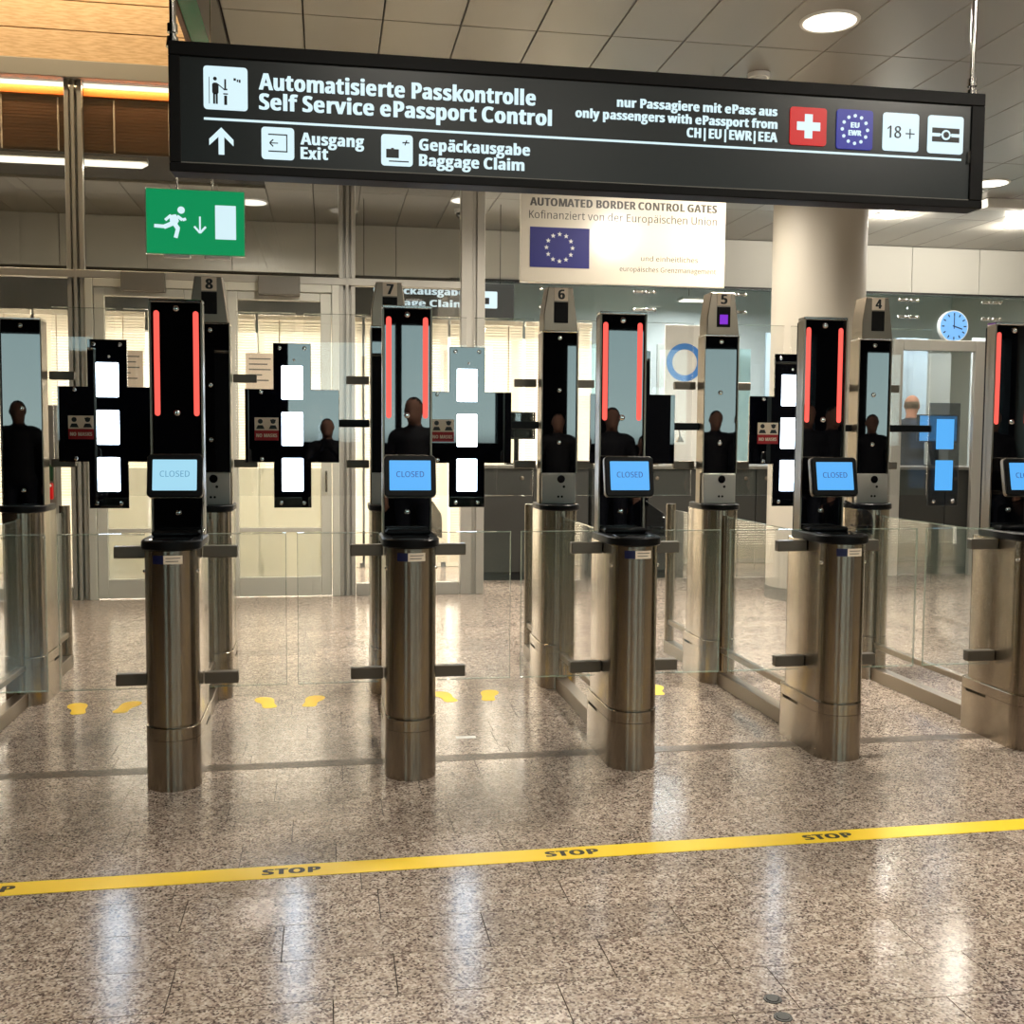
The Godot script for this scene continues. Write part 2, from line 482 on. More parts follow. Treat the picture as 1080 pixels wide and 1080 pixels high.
# ------------------------------------------------------------------ shell
func shell() -> void:
	# floor: slab with granite tiles in running bond
	var st := mb(); bx(st, P(-7.5, -0.30, -6.6), P(12, -0.012, 18.5))
	var fl := struct("floor", st, M.joint)
	var tl := 0.612
	var td := 0.2375
	var tm := []
	for w in [tl, tl * 0.55]:
		st = mb(); bx(st, Vector3(-w / 2 + 0.0016, -0.014, -td / 2 + 0.0016), Vector3(w / 2 - 0.0016, 0, td / 2 - 0.0016))
		tm.append(st.commit())
	var cells := []
	var row := 0
	var d := 2.62 - 4 * td
	while d < 13.4:
		var off := fposmod(row * 0.405 + [0.0, 0.07, -0.05, 0.11, 0.02][row % 5], 1.0) * tl
		var x := -6.9 + off
		while x < 11.4:
			var short := rng.randf() < 0.12
			var w := tl * 0.55 if short else tl
			cells.append([x + w / 2, d + td / 2, 1 if short else 0, rng.randi() % 4])
			x += w
		d += td; row += 1
	var vis := []
	var rest := []
	for c in cells:
		var dep: float = c[1]
		var left := -0.335 * dep - 0.35
		var right := 0.685 * dep + 0.35
		if dep > 2.3 and c[0] > left and c[0] < right: vis.append(c)
		else: rest.append(c)
	vis.sort_custom(func(a, b): return a[1] < b[1])
	for i in vis.size():
		if i < 300:
			var t := MeshInstance3D.new()
			t.mesh = tm[vis[i][2]]; t.material_override = M.granite[vis[i][3]]
			t.name = "tile"; fl.add_child(t, true)
			t.position = P(vis[i][0], 0, vis[i][1])
		else: rest.append(vis[i])
	st = mb()
	for c in rest:
		var w := (tl * 0.55 if c[2] else tl) / 2 - 0.0016
		bx(st, P(c[0] - w, -0.014, c[1] - td / 2 + 0.0016), P(c[0] + w, 0, c[1] + td / 2 - 0.0016))
	tag(obj("distant_tiles", st, M.granite[1], fl), "", "", "", "stuff")
	st = mb(); bx(st, P(-7, -0.014, -6.0), P(11.4, 0, 2.62 - 4 * td))
	obj("paving_behind", st, M.granite[2], fl)
	# walls
	st = mb(); bx(st, P(-7.3, 0, -6), P(-7, 7.4, 18.3)); struct("wall_left", st, M.dark_wall)
	st = mb(); bx(st, P(11, 0, -6), P(11.3, CEIL + 0.3, 18.3)); struct("wall_right", st, M.wall)
	st = mb(); bx(st, P(-7, 0, 18), P(11, CEIL + 0.3, 18.3)); struct("wall_far", st, M.white)
	# wall behind the camera with its window openings
	var wins := [[-5.5, -3.85], [-0.66, 1.0], [1.08, 2.95], [4.2, 5.9], [5.98, 7.55], [9.9, 10.9]]
	st = mb()
	bx(st, P(-7, 0, -6.3), P(11, 1.45, -6)); bx(st, P(-7, 3.2, -6.3), P(11, 7.4, -6))
	var edge := -7.0
	for w in wins:
		bx(st, P(edge, 1.45, -6.3), P(w[0], 3.2, -6)); edge = w[1]
	bx(st, P(edge, 1.45, -6.3), P(11, 3.2, -6))
	struct("wall_behind", st, M.dark_wall)
	var n := 1
	for w in wins:
		st = mb(); bx(st, P(w[0], 1.45, -6.17), P(w[1], 3.2, -6.16))
		struct("window_%d" % n, st, M.window_glass); n += 1
	# hall ceiling: slab, then long metal panels with open joints
	st = mb(); bx(st, P(-0.64, CEIL + 0.03, -6), P(11, CEIL + 0.3, 13.6)); bx(st, P(-7, CEIL + 0.03, 10.70), P(-0.64, CEIL + 0.3, 13.6)); bx(st, P(-7, CEIL, 13.6), P(11, CEIL + 0.3, 18.3))
	var ce := struct("ceiling", st, M.ceiling_gap)
	var pw := 0.4875
	var pl := 2.4
	st = mb(); bx(st, Vector3(-pw / 2 + 0.004, 0, -pl / 2 + 0.004), Vector3(pw / 2 - 0.004, 0.03, pl / 2 - 0.004), 0.003)
	var pmesh := st.commit()
	for j in range(-1, 3):
		var dc := 6.97 + pl * j + pl / 2
		for i in range(-9, 23):
			var xc := -0.137 + pw * i + pw / 2
			if i < -1 and j < 2: continue
			if i < -1 and dc - pl / 2 < 10.6: dc = maxf(dc, 10.70 + pl / 2)
			var o := MeshInstance3D.new()
			o.mesh = pmesh; o.material_override = M.ceiling; o.name = "panel"
			ce.add_child(o, true); o.position = P(xc, CEIL, dc)
	st = mb(); bx(st, P(-0.62, CEIL, -6), P(11, CEIL + 0.03, 4.57))
	obj("panel_field", st, M.ceiling, ce)
	# the edge of the ceiling beside the taller space on the left
	st = mb(); bx(st, P(-0.752, CEIL - 0.01, -6), P(-0.637, CEIL + 0.3, 10.45)); struct("trim_1", st, M.grey)
	st = mb(); bx(st, P(-0.869, CEIL + 0.0, -6), P(-0.756, CEIL + 0.3, 10.45)); struct("trim_2", st, M.green_glass)
	st = mb(); bx(st, P(-0.90, CEIL - 0.02, -6), P(-0.871, CEIL + 0.3, 10.45)); struct("trim_3", st, M.slat)
	st = mb(); bx(st, P(-0.74, CEIL + 0.3, -6), P(-0.64, 7.4, 10.62)); struct("wall_upper", st, M.wall)
	st = mb(); bx(st, P(-7, 7.2, -6), P(-0.64, 7.4, 10.8)); struct("ceiling_upper", st, M.wall)
	# planked wall over the glass front
	st = mb(); bx(st, P(-7, 4.86, 10.5), P(-0.64, 7.2, 10.62)); var up := struct("wall_planked", st, M.slat)
	for k in 9:
		st = mb(); bx(st, P(-7, 4.865 + k * 0.26, 10.47), P(-0.74, 4.865 + k * 0.26 + 0.252, 10.5), 0.003)
		obj("plank", st, M.wood, up)
	# header wall at the back of the hall, in panels
	st = mb(); bx(st, P(-7, 3.50, 13.53), P(11, CEIL, 13.7)); var hw := struct("wall_header", st, M.ceiling_gap)
	st = mb(); bx(st, Vector3(-pw + 0.004, 0, 0), Vector3(pw - 0.004, 0.60, 0.03), 0.003)
	var hmesh := st.commit()
	for i in range(-5, 12):
		var o := MeshInstance3D.new()
		o.mesh = hmesh; o.material_override = M.header; o.name = "panel"
		hw.add_child(o, true); o.position = P(-0.137 + pw * 2 * i + pw, 3.495, 13.53)
	st = mb(); bx(st, P(1.5, 3.46, 13.46), P(11, 3.495, 13.56)); struct("trim_4", st, M.black_matt)
	# round column
	st = mb(); tube(st, P(4.63, 0, 9.85), P(4.63, CEIL + 0.02, 9.85), 0.435, 0.435, 64); var co := struct("wall_column", st, M.plaster)
	st = mb(); tube(st, P(4.63, 0, 9.85), P(4.63, 0.12, 9.85), 0.442, 0.442, 64); obj("skirting", st, M.grey, co)
	# dark strip across the floor through the gate line
	st = mb(); bx(st, P(-7, -0.01, 4.975), P(11, 0.0012, 5.065)); struct("trim_5", st, M.band)

	# lamps of the hall
	downlight(Vector2(3.07, 6.47), 13.0, "round ceiling downlight above the gates, over gates five and four")
	downlight(Vector2(6.54, 10.08), 5.0, "round ceiling downlight beside the end of the black hanging sign")
	downlight(Vector2(6.34, 11.66), 3.2, "round ceiling downlight in front of the header wall right of the column", true)
	downlight(Vector2(8.11, 11.9), 3.2, "round ceiling downlight at the header wall above the clock side", true)
	downlight(Vector2(-0.81, 12.46), 6.0, "round ceiling downlight behind the glass front beside the green exit sign")
	for q in [[0.2, 8.3], [1.7, 8.3], [3.2, 9.4], [1.5, 11.9], [3.6, 12.3]]:
		downlight(Vector2(q[0], q[1]), 7.0, "round ceiling downlight hidden above the black hanging sign")
	downlight(Vector2(3.44, 2.13), 5.0, "round ceiling lamp over the waiting area, mirrored in the poster board", true)
	for q in [[0.4, 2.13], [1.6, 0.6], [6.2, 2.4], [6.2, 6.4]]:
		downlight(Vector2(q[0], q[1]), 4.3, "round ceiling downlight over the waiting area in front of the gates")
	# tubes behind the glass front and under the planked wall
	var t := thing("strip_light", "long white tube light under the ceiling edge behind the glass front", "light", P(-3.3, CEIL - 0.055, 10.76))
	st = mb(); bx(st, Vector3(-1.5, 0.015, -0.05), Vector3(1.66, 0.05, 0.05), 0.004); obj("housing", st, M.white, t)
	st = mb(); tube(st, Vector3(-1.48, -0.012, 0), Vector3(1.6, -0.012, 0), 0.026, 0.026, 14); tube(st, Vector3(1.6, -0.012, 0), Vector3(1.66, 0.0, 0), 0.026, 0.006, 14); obj("tube", st, M.tube_light, t)
	area("strip_glow", P(-3.2, CEIL - 0.10, 10.76), Vector3.DOWN, Vector2(2.8, 0.06), Color(1, 0.95, 0.85), 5.0)
	t = thing("cove_light", "thin warm white light line under the glass front's top beam", "light", P(-2.9, 4.68, 10.60))
	st = mb(); bx(st, Vector3(-2.0, -0.02, -0.03), Vector3(2.2, 0.02, 0.03), 0.004); obj("diffuser", st, M.tube_light, t)
	area("cove_glow", P(-2.9, 4.655, 10.54), Vector3(0, -1, 0), Vector2(4.0, 0.05), Color(1, 0.86, 0.66), 3.0)
	t = thing("added_washer", "unseen warm lamp bar added in the tall space to light the planked wall", "light", P(-2.8, 6.9, 9.4))  # lamp added out of view to warm the planks
	st = mb(); bx(st, Vector3(-1.8, 0, -0.09), Vector3(1.8, 0.3, 0.09), 0.01); obj("housing", st, M.white, t)
	st = mb(); bx(st, Vector3(-1.75, -0.012, -0.07), Vector3(1.75, 0, 0.07)); obj("diffuser", st, M.tube_light, t)
	area("washer_glow", P(-2.8, 6.87, 9.4), Vector3(0, -0.85, -0.55), Vector2(3.4, 0.14), Color(1.0, 0.89, 0.72), 20.0)

var dl: Node3D
func downlight(q: Vector2, e: float, label: String, all_round := false) -> void:
	if dl == null:
		dl = thing("ceiling_downlight", label, "light", P(q.x, CEIL, q.y), "ceiling downlights")
		var st := mb()
		var seg := 32
		for k in seg:      # trim ring
			var a := TAU * k / seg
			var b := TAU * (k + 1) / seg
			var va := Vector3(cos(a), 0, sin(a)); var vb := Vector3(cos(b), 0, sin(b))
			quad(st, va * 0.185, vb * 0.185, vb * 0.178 + Vector3(0, -0.012, 0), va * 0.178 + Vector3(0, -0.012, 0), ((va + vb) * 0.5 + Vector3(0, -0.6, 0)).normalized())
			quad(st, va * 0.178 + Vector3(0, -0.012, 0), vb * 0.178 + Vector3(0, -0.012, 0), vb * 0.160 + Vector3(0, -0.010, 0), va * 0.160 + Vector3(0, -0.010, 0), Vector3.DOWN)
		obj("trim_ring", st, M.white, dl)
		st = mb(); tube(st, Vector3(0, -0.009, 0), Vector3(0, -0.002, 0), 0.162, 0.162, 32); obj("diffuser", st, M.down_light, dl)
	else:
		copy(dl, P(q.x, CEIL, q.y), label, "ceiling downlights")
	if all_round:      # omni light put in so the lamp also brightens what stands beside it
		lamp("omni", "downlight_omni", P(q.x, CEIL - 0.08, q.y), Color(1.0, 0.965, 0.905), e, 0.12)
		return
	lamp("spot", "downlight_beam", P(q.x, CEIL - 0.03, q.y), Color(1.0, 0.965, 0.905), e * 1.75, 0.15, Vector3.DOWN, 78.0)

# ------------------------------------------------------------------ glass front with doors on the left
func glass_front() -> void:
	var D := 10.5
	var t := thing("glass_wall", "tall grey framed glass front above and beside the two doors", "glass wall", P(0, 0, D))
	# posts: a pair of slim profiles round a darker core, full height
	for x in [-4.75, -2.24, 0.19]:
		var st := mb()
		bx(st, Vector3(x - 0.075, 0, -0.06), Vector3(x - 0.035, 4.72, 0.03), 0.004)
		bx(st, Vector3(x + 0.035, 0, -0.06), Vector3(x + 0.075, 4.72, 0.03), 0.004)
		bx(st, Vector3(x - 0.014, 0, -0.06), Vector3(x + 0.014, 4.72, 0.05), 0.004)
		bx(st, Vector3(x - 0.075, 0, -0.06), Vector3(x + 0.075, 4.72, -0.02))
		obj("post", st, M.alu, t)
	var sp := mb()
	bx(sp, Vector3(1.27, 0, -0.08), Vector3(1.38, CEIL + 0.02, 0.06), 0.005); bx(sp, Vector3(1.42, 0, -0.08), Vector3(1.50, CEIL + 0.02, 0.06), 0.005); bx(sp, Vector3(1.37, 0, -0.08), Vector3(1.43, CEIL + 0.02, 0.02))
	obj("post", sp, M.alu, t)
	for r in [[-7.0, 1.27, 2.945, 3.015, 0.05], [-7.0, -0.64, 4.70, 4.85, 0.08]]:
		var st := mb(); bx(st, Vector3(r[0], r[2], -0.05), Vector3(r[1], r[3], r[4]), 0.005); obj("rail", st, M.alu, t)
	for a in [[-7.0, -4.83], [-4.67, -2.32], [-2.16, 0.11], [0.27, 1.26]]:
		var top := 4.70 if a[1] < 0.2 else CEIL
		bxobj("upper_pane", Vector3(a[0], 3.015, -0.006), Vector3(a[1], top, 0.006), M.upper_glass, t)
	for a in [[-7.0, -4.83], [-4.67, -2.32], [0.27, 1.26]]:
		bxobj("lower_pane", Vector3(a[0], 0.12, -0.006), Vector3(a[1], 2.945, 0.006), M.wall_glass, t)
		bxobj("kick_rail", Vector3(a[0], 0, -0.04), Vector3(a[1], 0.12, 0.04), M.alu, t, 0.004)
	# a bright profile on the middle pane, closing strip under the ceiling
	bxobj("head_profile", Vector3(-0.64, 4.0, -0.04), Vector3(1.27, CEIL, 0.04), M.alu, t, 0.004)
	# the doors
	door(-2.165, -1.12, 1, D)
	door(-0.985, 0.115, 2, D)
	var st2 := mb(); bx(st2, P(-1.12, 0, D + 0.05), P(-0.985, 2.945, D - 0.05), 0.005)
	obj("middle_post", st2, M.alu_light, t).position = -t.position

	# what is behind: wooden blind with cords, orange beam
	var b := thing("wooden_blind", "brown wooden slat blind with pale cords behind the upper glass", "blind", P(-2.9, 4.10, 10.62))
	var n := 16
	for k in n:
		var st := mb()
		var y := 0.02 + k * 0.029
		bx(st, Vector3(-2.0, y, -0.002), Vector3(2.2, y + 0.024, 0.006)); obj("slat", st, M.slat, b)
	for k in 9:
		var st := mb(); tube(st, Vector3(-1.92 + k * 0.485, 0.0, 0.012), Vector3(-1.92 + k * 0.485, 0.47, 0.012), 0.008, 0.008, 8); obj("cord", st, M.cream, b)
	bxobj("backing", Vector3(-2.0, 0, -0.03), Vector3(2.2, 0.48, -0.02), M.slat, b)
	bxobj("blind_box", P(-5, 4.585, 10.57), P(-0.7, 4.655, 10.66), M.orange)
	tag(get_node("blind_box"), "orange wooden beam above the brown slat blind", "beam")
	var ub := mb(); bx(ub, P(-7, 4.4, 10.68), P(-0.64, 7.2, 10.8)); struct("wall_blind", ub, M.wall)

	# cream venetian blinds behind the doors
	var names := ["leftmost glass pane", "first door", "gap between the two doors", "second door", "narrow glass pane", "gates seven and six", "gate six housing"]
	var xs := [-4.4, -3.05, -1.9, -0.75, 0.4, 1.35, 2.2, 3.0]
	for i in 7:
		var o := thing("venetian_blind", "cream venetian blind behind the " + names[i], "blind", P((xs[i] + xs[i + 1]) / 2, 0, 12.2), "cream venetian blinds")
		var w: float = (xs[i + 1] - xs[i]) / 2 - 0.015
		var st := mb()
		for k in 92:
			var y := 0.12 + k * 0.029
			var a := Vector3(-w, y, 0.008); var c := Vector3(w, y, 0.008); var e := Vector3(w, y + 0.026, -0.008); var f := Vector3(-w, y + 0.026, -0.008)
			var nn := Vector3(0, 0.5, 0.86)
			quad(st, a, c, e, f, nn)
		tag(obj("slats", st, M.cream, o), "", "", "", "stuff")
		bxobj("head_rail", Vector3(-w, 2.79, -0.03), Vector3(w, 2.84, 0.03), M.cream, o, 0.004)
		for x in [-w * 0.6, w * 0.6]: bxobj("ladder_cord", Vector3(x - 0.006, 0.12, 0.012), Vector3(x + 0.006, 2.79, 0.014), M.paper, o)
	# unseen light panels added behind the blinds to make them glow
	for i in 7:
		var w: float = (xs[i + 1] - xs[i]) / 2 - 0.03
		var o := thing("added_light_panel", "unseen white light panel added behind the cream blind of the " + names[i], "light", P((xs[i] + xs[i + 1]) / 2, 0, 12.75), "added light panels behind the blinds")
		bxobj("frame", Vector3(-w, 0, -0.06), Vector3(w, 2.7, -0.01), M.white, o, 0.004)
		bxobj("diffuser", Vector3(-w + 0.02, 0.2, -0.01), Vector3(w - 0.02, 2.68, 0.0), M.panel_soft, o)
		area("blind_glow", P((xs[i] + xs[i + 1]) / 2, 1.44, 12.74), Vector3(0, 0, 1), Vector2(2 * w - 0.04, 2.46), Color(1.0, 0.97, 0.91), 10.0 * w)

func room_lamp(x: float, d: float, y: float, c: Color, e: float, label: String) -> void:  # unseen lamp added to brighten the far room
	var t := thing("added_panel_lamp", label, "light", P(x, y, d), "added flat panel lamps out of sight")
	bxobj("housing", Vector3(-0.45, 0, -0.16), Vector3(0.45, 0.05, 0.16), M.white, t, 0.006)
	bxobj("diffuser", Vector3(-0.42, -0.008, -0.13), Vector3(0.42, 0, 0.13), M.tube_light, t)
	var st := mb(); tube(st, Vector3(-0.3, 0.05, 0), Vector3(-0.3, CEIL - y + 0.03, 0), 0.006, 0.006, 8); tube(st, Vector3(0.3, 0.05, 0), Vector3(0.3, CEIL - y + 0.03, 0), 0.006, 0.006, 8)
	obj("hanger", st, M.steel_flat, t)
	area("panel_glow", P(x, y - 0.02, d), Vector3.DOWN, Vector2(0.84, 0.26), c, e)

func door(x0: float, x1: float, n: int, D: float) -> void:
	var o := Node3D.new()
	o.name = "door_%d" % n; o.set_meta("kind", "structure"); add_child(o); o.position = P(0, 0, D)
	var st := mb()
	bx(st, Vector3(x0, 0, -0.04), Vector3(x0 + 0.07, 2.945, 0.05), 0.005); bx(st, Vector3(x1 - 0.07, 0, -0.04), Vector3(x1, 2.945, 0.05), 0.005)
	bx(st, Vector3(x0 + 0.07, 2.87, -0.04), Vector3(x1 - 0.07, 2.945, 0.05), 0.005)
	obj("frame", st, M.alu_light, o)
	var a := x0 + 0.075
	var b := x1 - 0.075
	st = mb()
	bx(st, Vector3(a, 0.01, -0.03), Vector3(a + 0.09, 2.865, 0.03), 0.004); bx(st, Vector3(b - 0.10, 0.01, -0.03), Vector3(b, 2.865, 0.03), 0.004)
	bx(st, Vector3(a + 0.09, 2.79, -0.03), Vector3(b - 0.10, 2.865, 0.03), 0.004); bx(st, Vector3(a + 0.09, 0.01, -0.03), Vector3(b - 0.10, 0.19, 0.03), 0.004)
	bx(st, Vector3(a + 0.09, 0.62, -0.02), Vector3(b - 0.10, 0.66, 0.02), 0.003)
	obj("leaf", st, M.alu_light, o)
	bxobj("pane", Vector3(a + 0.09, 1.22, -0.006), Vector3(b - 0.10, 2.79, 0.006), M.wall_glass, o)
	bxobj("frosted_pane", Vector3(a + 0.09, 0.19, -0.006), Vector3(b - 0.10, 1.22, 0.006), M.frost, o)
	bxobj("door_closer", Vector3((a + b) / 2 - 0.19, 2.83, 0.03), Vector3((a + b) / 2 + 0.19, 3.0, 0.14), M.grey, o, 0.006)
	st = mb(); tube(st, Vector3(b - 0.05, 1.0, 0.06), Vector3(b - 0.05, 1.2, 0.06), 0.012, 0.012, 10); tube(st, Vector3(b - 0.05, 1.1, 0.02), Vector3(b - 0.05, 1.1, 0.06), 0.01, 0.01, 8)
	obj("handle", st, M.chrome, o)
	# small printed notice on the pane
	var no := bxobj("notice", Vector3(a + 0.16, 1.95, 0.007), Vector3(a + 0.42, 2.3, 0.009), M.paper, o)
	for k in 5: bxobj("print_line", Vector3(a + 0.19, 2.24 - k * 0.05, 0.009), Vector3(a + 0.19 + [0.2, 0.17, 0.2, 0.12, 0.18][k], 2.252 - k * 0.05, 0.010), M.grey, no)

# ------------------------------------------------------------------ signs
func plate(called: String, x0: float, y0: float, x1: float, y1: float, m: Material, parent: Node, z := 0.0, r := 0.012, th := 0.004) -> MeshInstance3D:
	var st := mb(); ext(st, rrect(x0, y0, x1, y1, r), z, z + th)
	return obj(called, st, m, parent)

func shape(called: String, polys: Array, m: Material, parent: Node, z: float, th := 0.002) -> MeshInstance3D:
	var st := mb()
	for p in polys: ext(st, p, z, z + th)
	return obj(called, st, m, parent)

func rect(x0: float, y0: float, x1: float, y1: float) -> PackedVector2Array:
	return PackedVector2Array([Vector2(x0, y0), Vector2(x1, y0), Vector2(x1, y1), Vector2(x0, y1)])

func bar(a: Vector2, b: Vector2, w: float) -> PackedVector2Array:
	var n := (b - a).normalized().orthogonal() * w / 2
	return PackedVector2Array([a + n, a - n, b - n, b + n])

func star(c: Vector2, r: float) -> PackedVector2Array:
	var p := PackedVector2Array()
	for i in 10: p.append(c + Vector2.from_angle(PI / 2 + TAU * i / 10) * (r if i % 2 == 0 else r * 0.42))
	return p

func signs() -> void:
	# --- the big black overhead sign
	var D := 4.06
	var s := thing("overhead_sign", "long black backlit overhead sign reading Automatisierte Passkontrolle, hung on rods", "sign", P(0, 0, D))
	var st := mb()
	bx(st, Vector3(-0.546, 2.442, -0.10), Vector3(2.598, 2.894, -0.012), 0.006)
	obj("housing", st, M.sign_black, s)
	st = mb()
	bx(st, Vector3(-0.546, 2.845, -0.02), Vector3(2.598, 2.894, 0.004), 0.003); bx(st, Vector3(-0.546, 2.442, -0.02), Vector3(2.598, 2.474, 0.004), 0.003)
	bx(st, Vector3(-0.546, 2.474, -0.02), Vector3(-0.506, 2.845, 0.004), 0.003); bx(st, Vector3(2.540, 2.474, -0.02), Vector3(2.598, 2.845, 0.004), 0.003)
	obj("frame", st, M.sign_black, s)
	bxobj("face", Vector3(-0.506, 2.474, -0.02), Vector3(2.540, 2.845, -0.004), M.sign_face, s)
	bxobj("edge_line", Vector3(-0.506, 2.474, -0.004), Vector3(2.540, 2.478, -0.001), M.grey, s)
	bxobj("catch", Vector3(2.528, 2.62, -0.004), Vector3(2.536, 2.665, 0.006), M.chrome, s)
	for x in [-0.538, 2.575]:
		var r := mb()
		tube(r, Vector3(x, 2.89, -0.06), Vector3(x, CEIL, -0.06), 0.011, 0.011, 12)
		tube(r, Vector3(x, 2.94, -0.06), Vector3(x, 2.97, -0.06), 0.019, 0.019, 12); tube(r, Vector3(x, 2.89, -0.06), Vector3(x, 2.925, -0.06), 0.024, 0.02, 12)
		obj("rod", r, M.chrome, s)
	var z := -0.004
	var W: Material = M.lit_white
	words("lettering", "Automatisierte Passkontrolle", -0.236, 0.770, 2.744, 0.057, z, W, s)
	words("lettering", "Self Service ePassport Control", -0.236, 0.832, 2.674, 0.057, z, W, s)
	words("lettering", "Ausgang", -0.091, 0.136, 2.559, 0.042, z, W, s)
	words("lettering", "Exit", -0.091, 0.007, 2.508, 0.042, z, W, s)
	words("lettering", "Gepäckausgabe", 0.336, 0.750, 2.560, 0.042, z, W, s)
	words("lettering", "Baggage Claim", 0.336, 0.729, 2.504, 0.042, z, W, s)
	words("lettering", "nur Passagiere mit ePass aus", 1.082, 1.722, 2.759, 0.034, z, W, s)
	words("lettering", "only passengers with ePassport from", 0.922, 1.723, 2.711, 0.034, z, W, s)
	words("lettering", "CH|EU|EWR|EEA", 1.358, 1.724, 2.661, 0.036, z, W, s)
	bxobj("rule", Vector3(-0.427, 2.628, z), Vector3(2.503, 2.636, z + 0.002), W, s)
	shape("arrow", [PackedVector2Array([Vector2(-0.3675, 2.604), Vector2(-0.3255, 2.562), Vector2(-0.3255, 2.540), Vector2(-0.3575, 2.571), Vector2(-0.3575, 2.509), Vector2(-0.3775, 2.509), Vector2(-0.3775, 2.571), Vector2(-0.4095, 2.540), Vector2(-0.4095, 2.562)])], W, s, z)
	# pictograms
	var p := plate("pictogram", -0.427, 2.665, -0.275, 2.815, W, s, z)
	var k := -0.427
	shape("figure_mark", [disc(Vector2(k + 0.040, 2.771), 0.0065, 14), rrect(k + 0.030, 2.717, k + 0.052, 2.757, 0.008, 3), rect(k + 0.033, 2.684, k + 0.040, 2.720), rect(k + 0.042, 2.684, k + 0.049, 2.720),
		bar(Vector2(k + 0.050, 2.752), Vector2(k + 0.072, 2.735), 0.003)], M.ink, p, z + 0.004)
	shape("device_mark", [rect(k + 0.072, 2.737, k + 0.078, 2.771), rect(k + 0.069, 2.733, k + 0.082, 2.738), rect(k + 0.071, 2.682, k + 0.081, 2.714), rect(k + 0.068, 2.718, k + 0.084, 2.722), rect(k + 0.019, 2.684, k + 0.021, 2.776),
		rect(k + 0.104, 2.768, k + 0.112, 2.776), rect(k + 0.115, 2.764, k + 0.120, 2.772), rect(k + 0.122, 2.762, k + 0.128, 2.772)], M.ink, p, z + 0.004)
	p = plate("pictogram", -0.228, 2.501, -0.113, 2.614, W, s, z)
	shape("exit_mark", [bar(Vector2(-0.204, 2.588), Vector2(-0.137, 2.588), 0.004), bar(Vector2(-0.139, 2.588), Vector2(-0.139, 2.527), 0.004), bar(Vector2(-0.204, 2.529), Vector2(-0.137, 2.529), 0.004),
		bar(Vector2(-0.198, 2.558), Vector2(-0.170, 2.558), 0.003), bar(Vector2(-0.199, 2.558), Vector2(-0.187, 2.570), 0.004), bar(Vector2(-0.199, 2.558), Vector2(-0.187, 2.546), 0.004)], M.ink, p, z + 0.004)
	p = plate("pictogram", 0.198, 2.499, 0.313, 2.611, W, s, z)
	shape("suitcase_mark", [rect(0.216, 2.527, 0.262, 2.558), rect(0.234, 2.558, 0.244, 2.562), rect(0.226, 2.513, 0.298, 2.517), bar(Vector2(0.275, 2.583), Vector2(0.300, 2.583), 0.004), bar(Vector2(0.291, 2.592), Vector2(0.284, 2.574), 0.004)], M.ink, p, z + 0.004)
	p = plate("pictogram", 1.774, 2.655, 1.925, 2.799, M.lit_red, s, z)
	shape("cross_mark", [rect(1.834, 2.681, 1.866, 2.773), rect(1.802, 2.711, 1.834, 2.743), rect(1.866, 2.711, 1.898, 2.743)], W, p, z + 0.004)
	p = plate("pictogram", 1.967, 2.649, 2.119, 2.801, M.lit_blue, s, z)
	var stars := []
	for i in 12: stars.append(disc(Vector2(2.043, 2.725) + Vector2.from_angle(TAU * i / 12) * 0.053, 0.0068, 10))
	shape("star_ring", stars, W, p, z + 0.004)
	words("lettering", "EU", 2.025, 2.061, 2.732, 0.020, z + 0.004, W, p)
	words("lettering", "EWR", 2.016, 2.070, 2.702, 0.020, z + 0.004, W, p)
	p = plate("pictogram", 2.162, 2.652, 2.315, 2.799, W, s, z)
	words("lettering", "18", 2.180, 2.238, 2.702, 0.046, z + 0.004, M.ink, p, "plain")
	shape("plus_mark", [rect(2.258, 2.719, 2.296, 2.723), rect(2.275, 2.702, 2.279, 2.740)], M.ink, p, z + 0.004)
	p = plate("pictogram", 2.354, 2.652, 2.507, 2.799, W, s, z)
	shape("chip_mark", [rect(2.372, 2.731, 2.489, 2.751), rect(2.372, 2.697, 2.489, 2.717), disc(Vector2(2.4305, 2.724), 0.024)], M.ink, p, z + 0.004)
	shape("chip_ring", [disc(Vector2(2.4305, 2.724), 0.020), rect(2.372, 2.722, 2.489, 2.7275)], W, p, z + 0.0055)
	shape("chip_core", [disc(Vector2(2.4305, 2.724), 0.012)], M.ink, p, z + 0.007)

	# --- green emergency exit sign
	s = thing("exit_sign", "green running-man emergency exit sign hung on two thin rods", "sign", P(0, 0, 6.7))
	bxobj("plate", Vector3(-1.037, 2.578, -0.012), Vector3(-0.478, 2.952, 0.0), M.exit_green, s, 0.002)
	st = mb()
	for q in [[-1.041, 2.574, -0.474, 2.580], [-1.041, 2.950, -0.474, 2.956], [-1.041, 2.58, -1.035, 2.95], [-0.480, 2.58, -0.474, 2.95]]:
		bx(st, Vector3(q[0], q[1], -0.016), Vector3(q[2], q[3], 0.004))
	obj("rim", st, M.glass_edge, s)
	for x in [-0.94, -0.71]: bxobj("clip", Vector3(x, 2.556, -0.02), Vector3(x + 0.15, 2.574, 0.006), M.white, s, 0.002)
	for x in [-0.86, -0.66]:
		st = mb(); tube(st, Vector3(x, 2.95, -0.006), Vector3(x, CEIL, -0.006), 0.006, 0.006, 8); obj("rod", st, M.chrome, s)
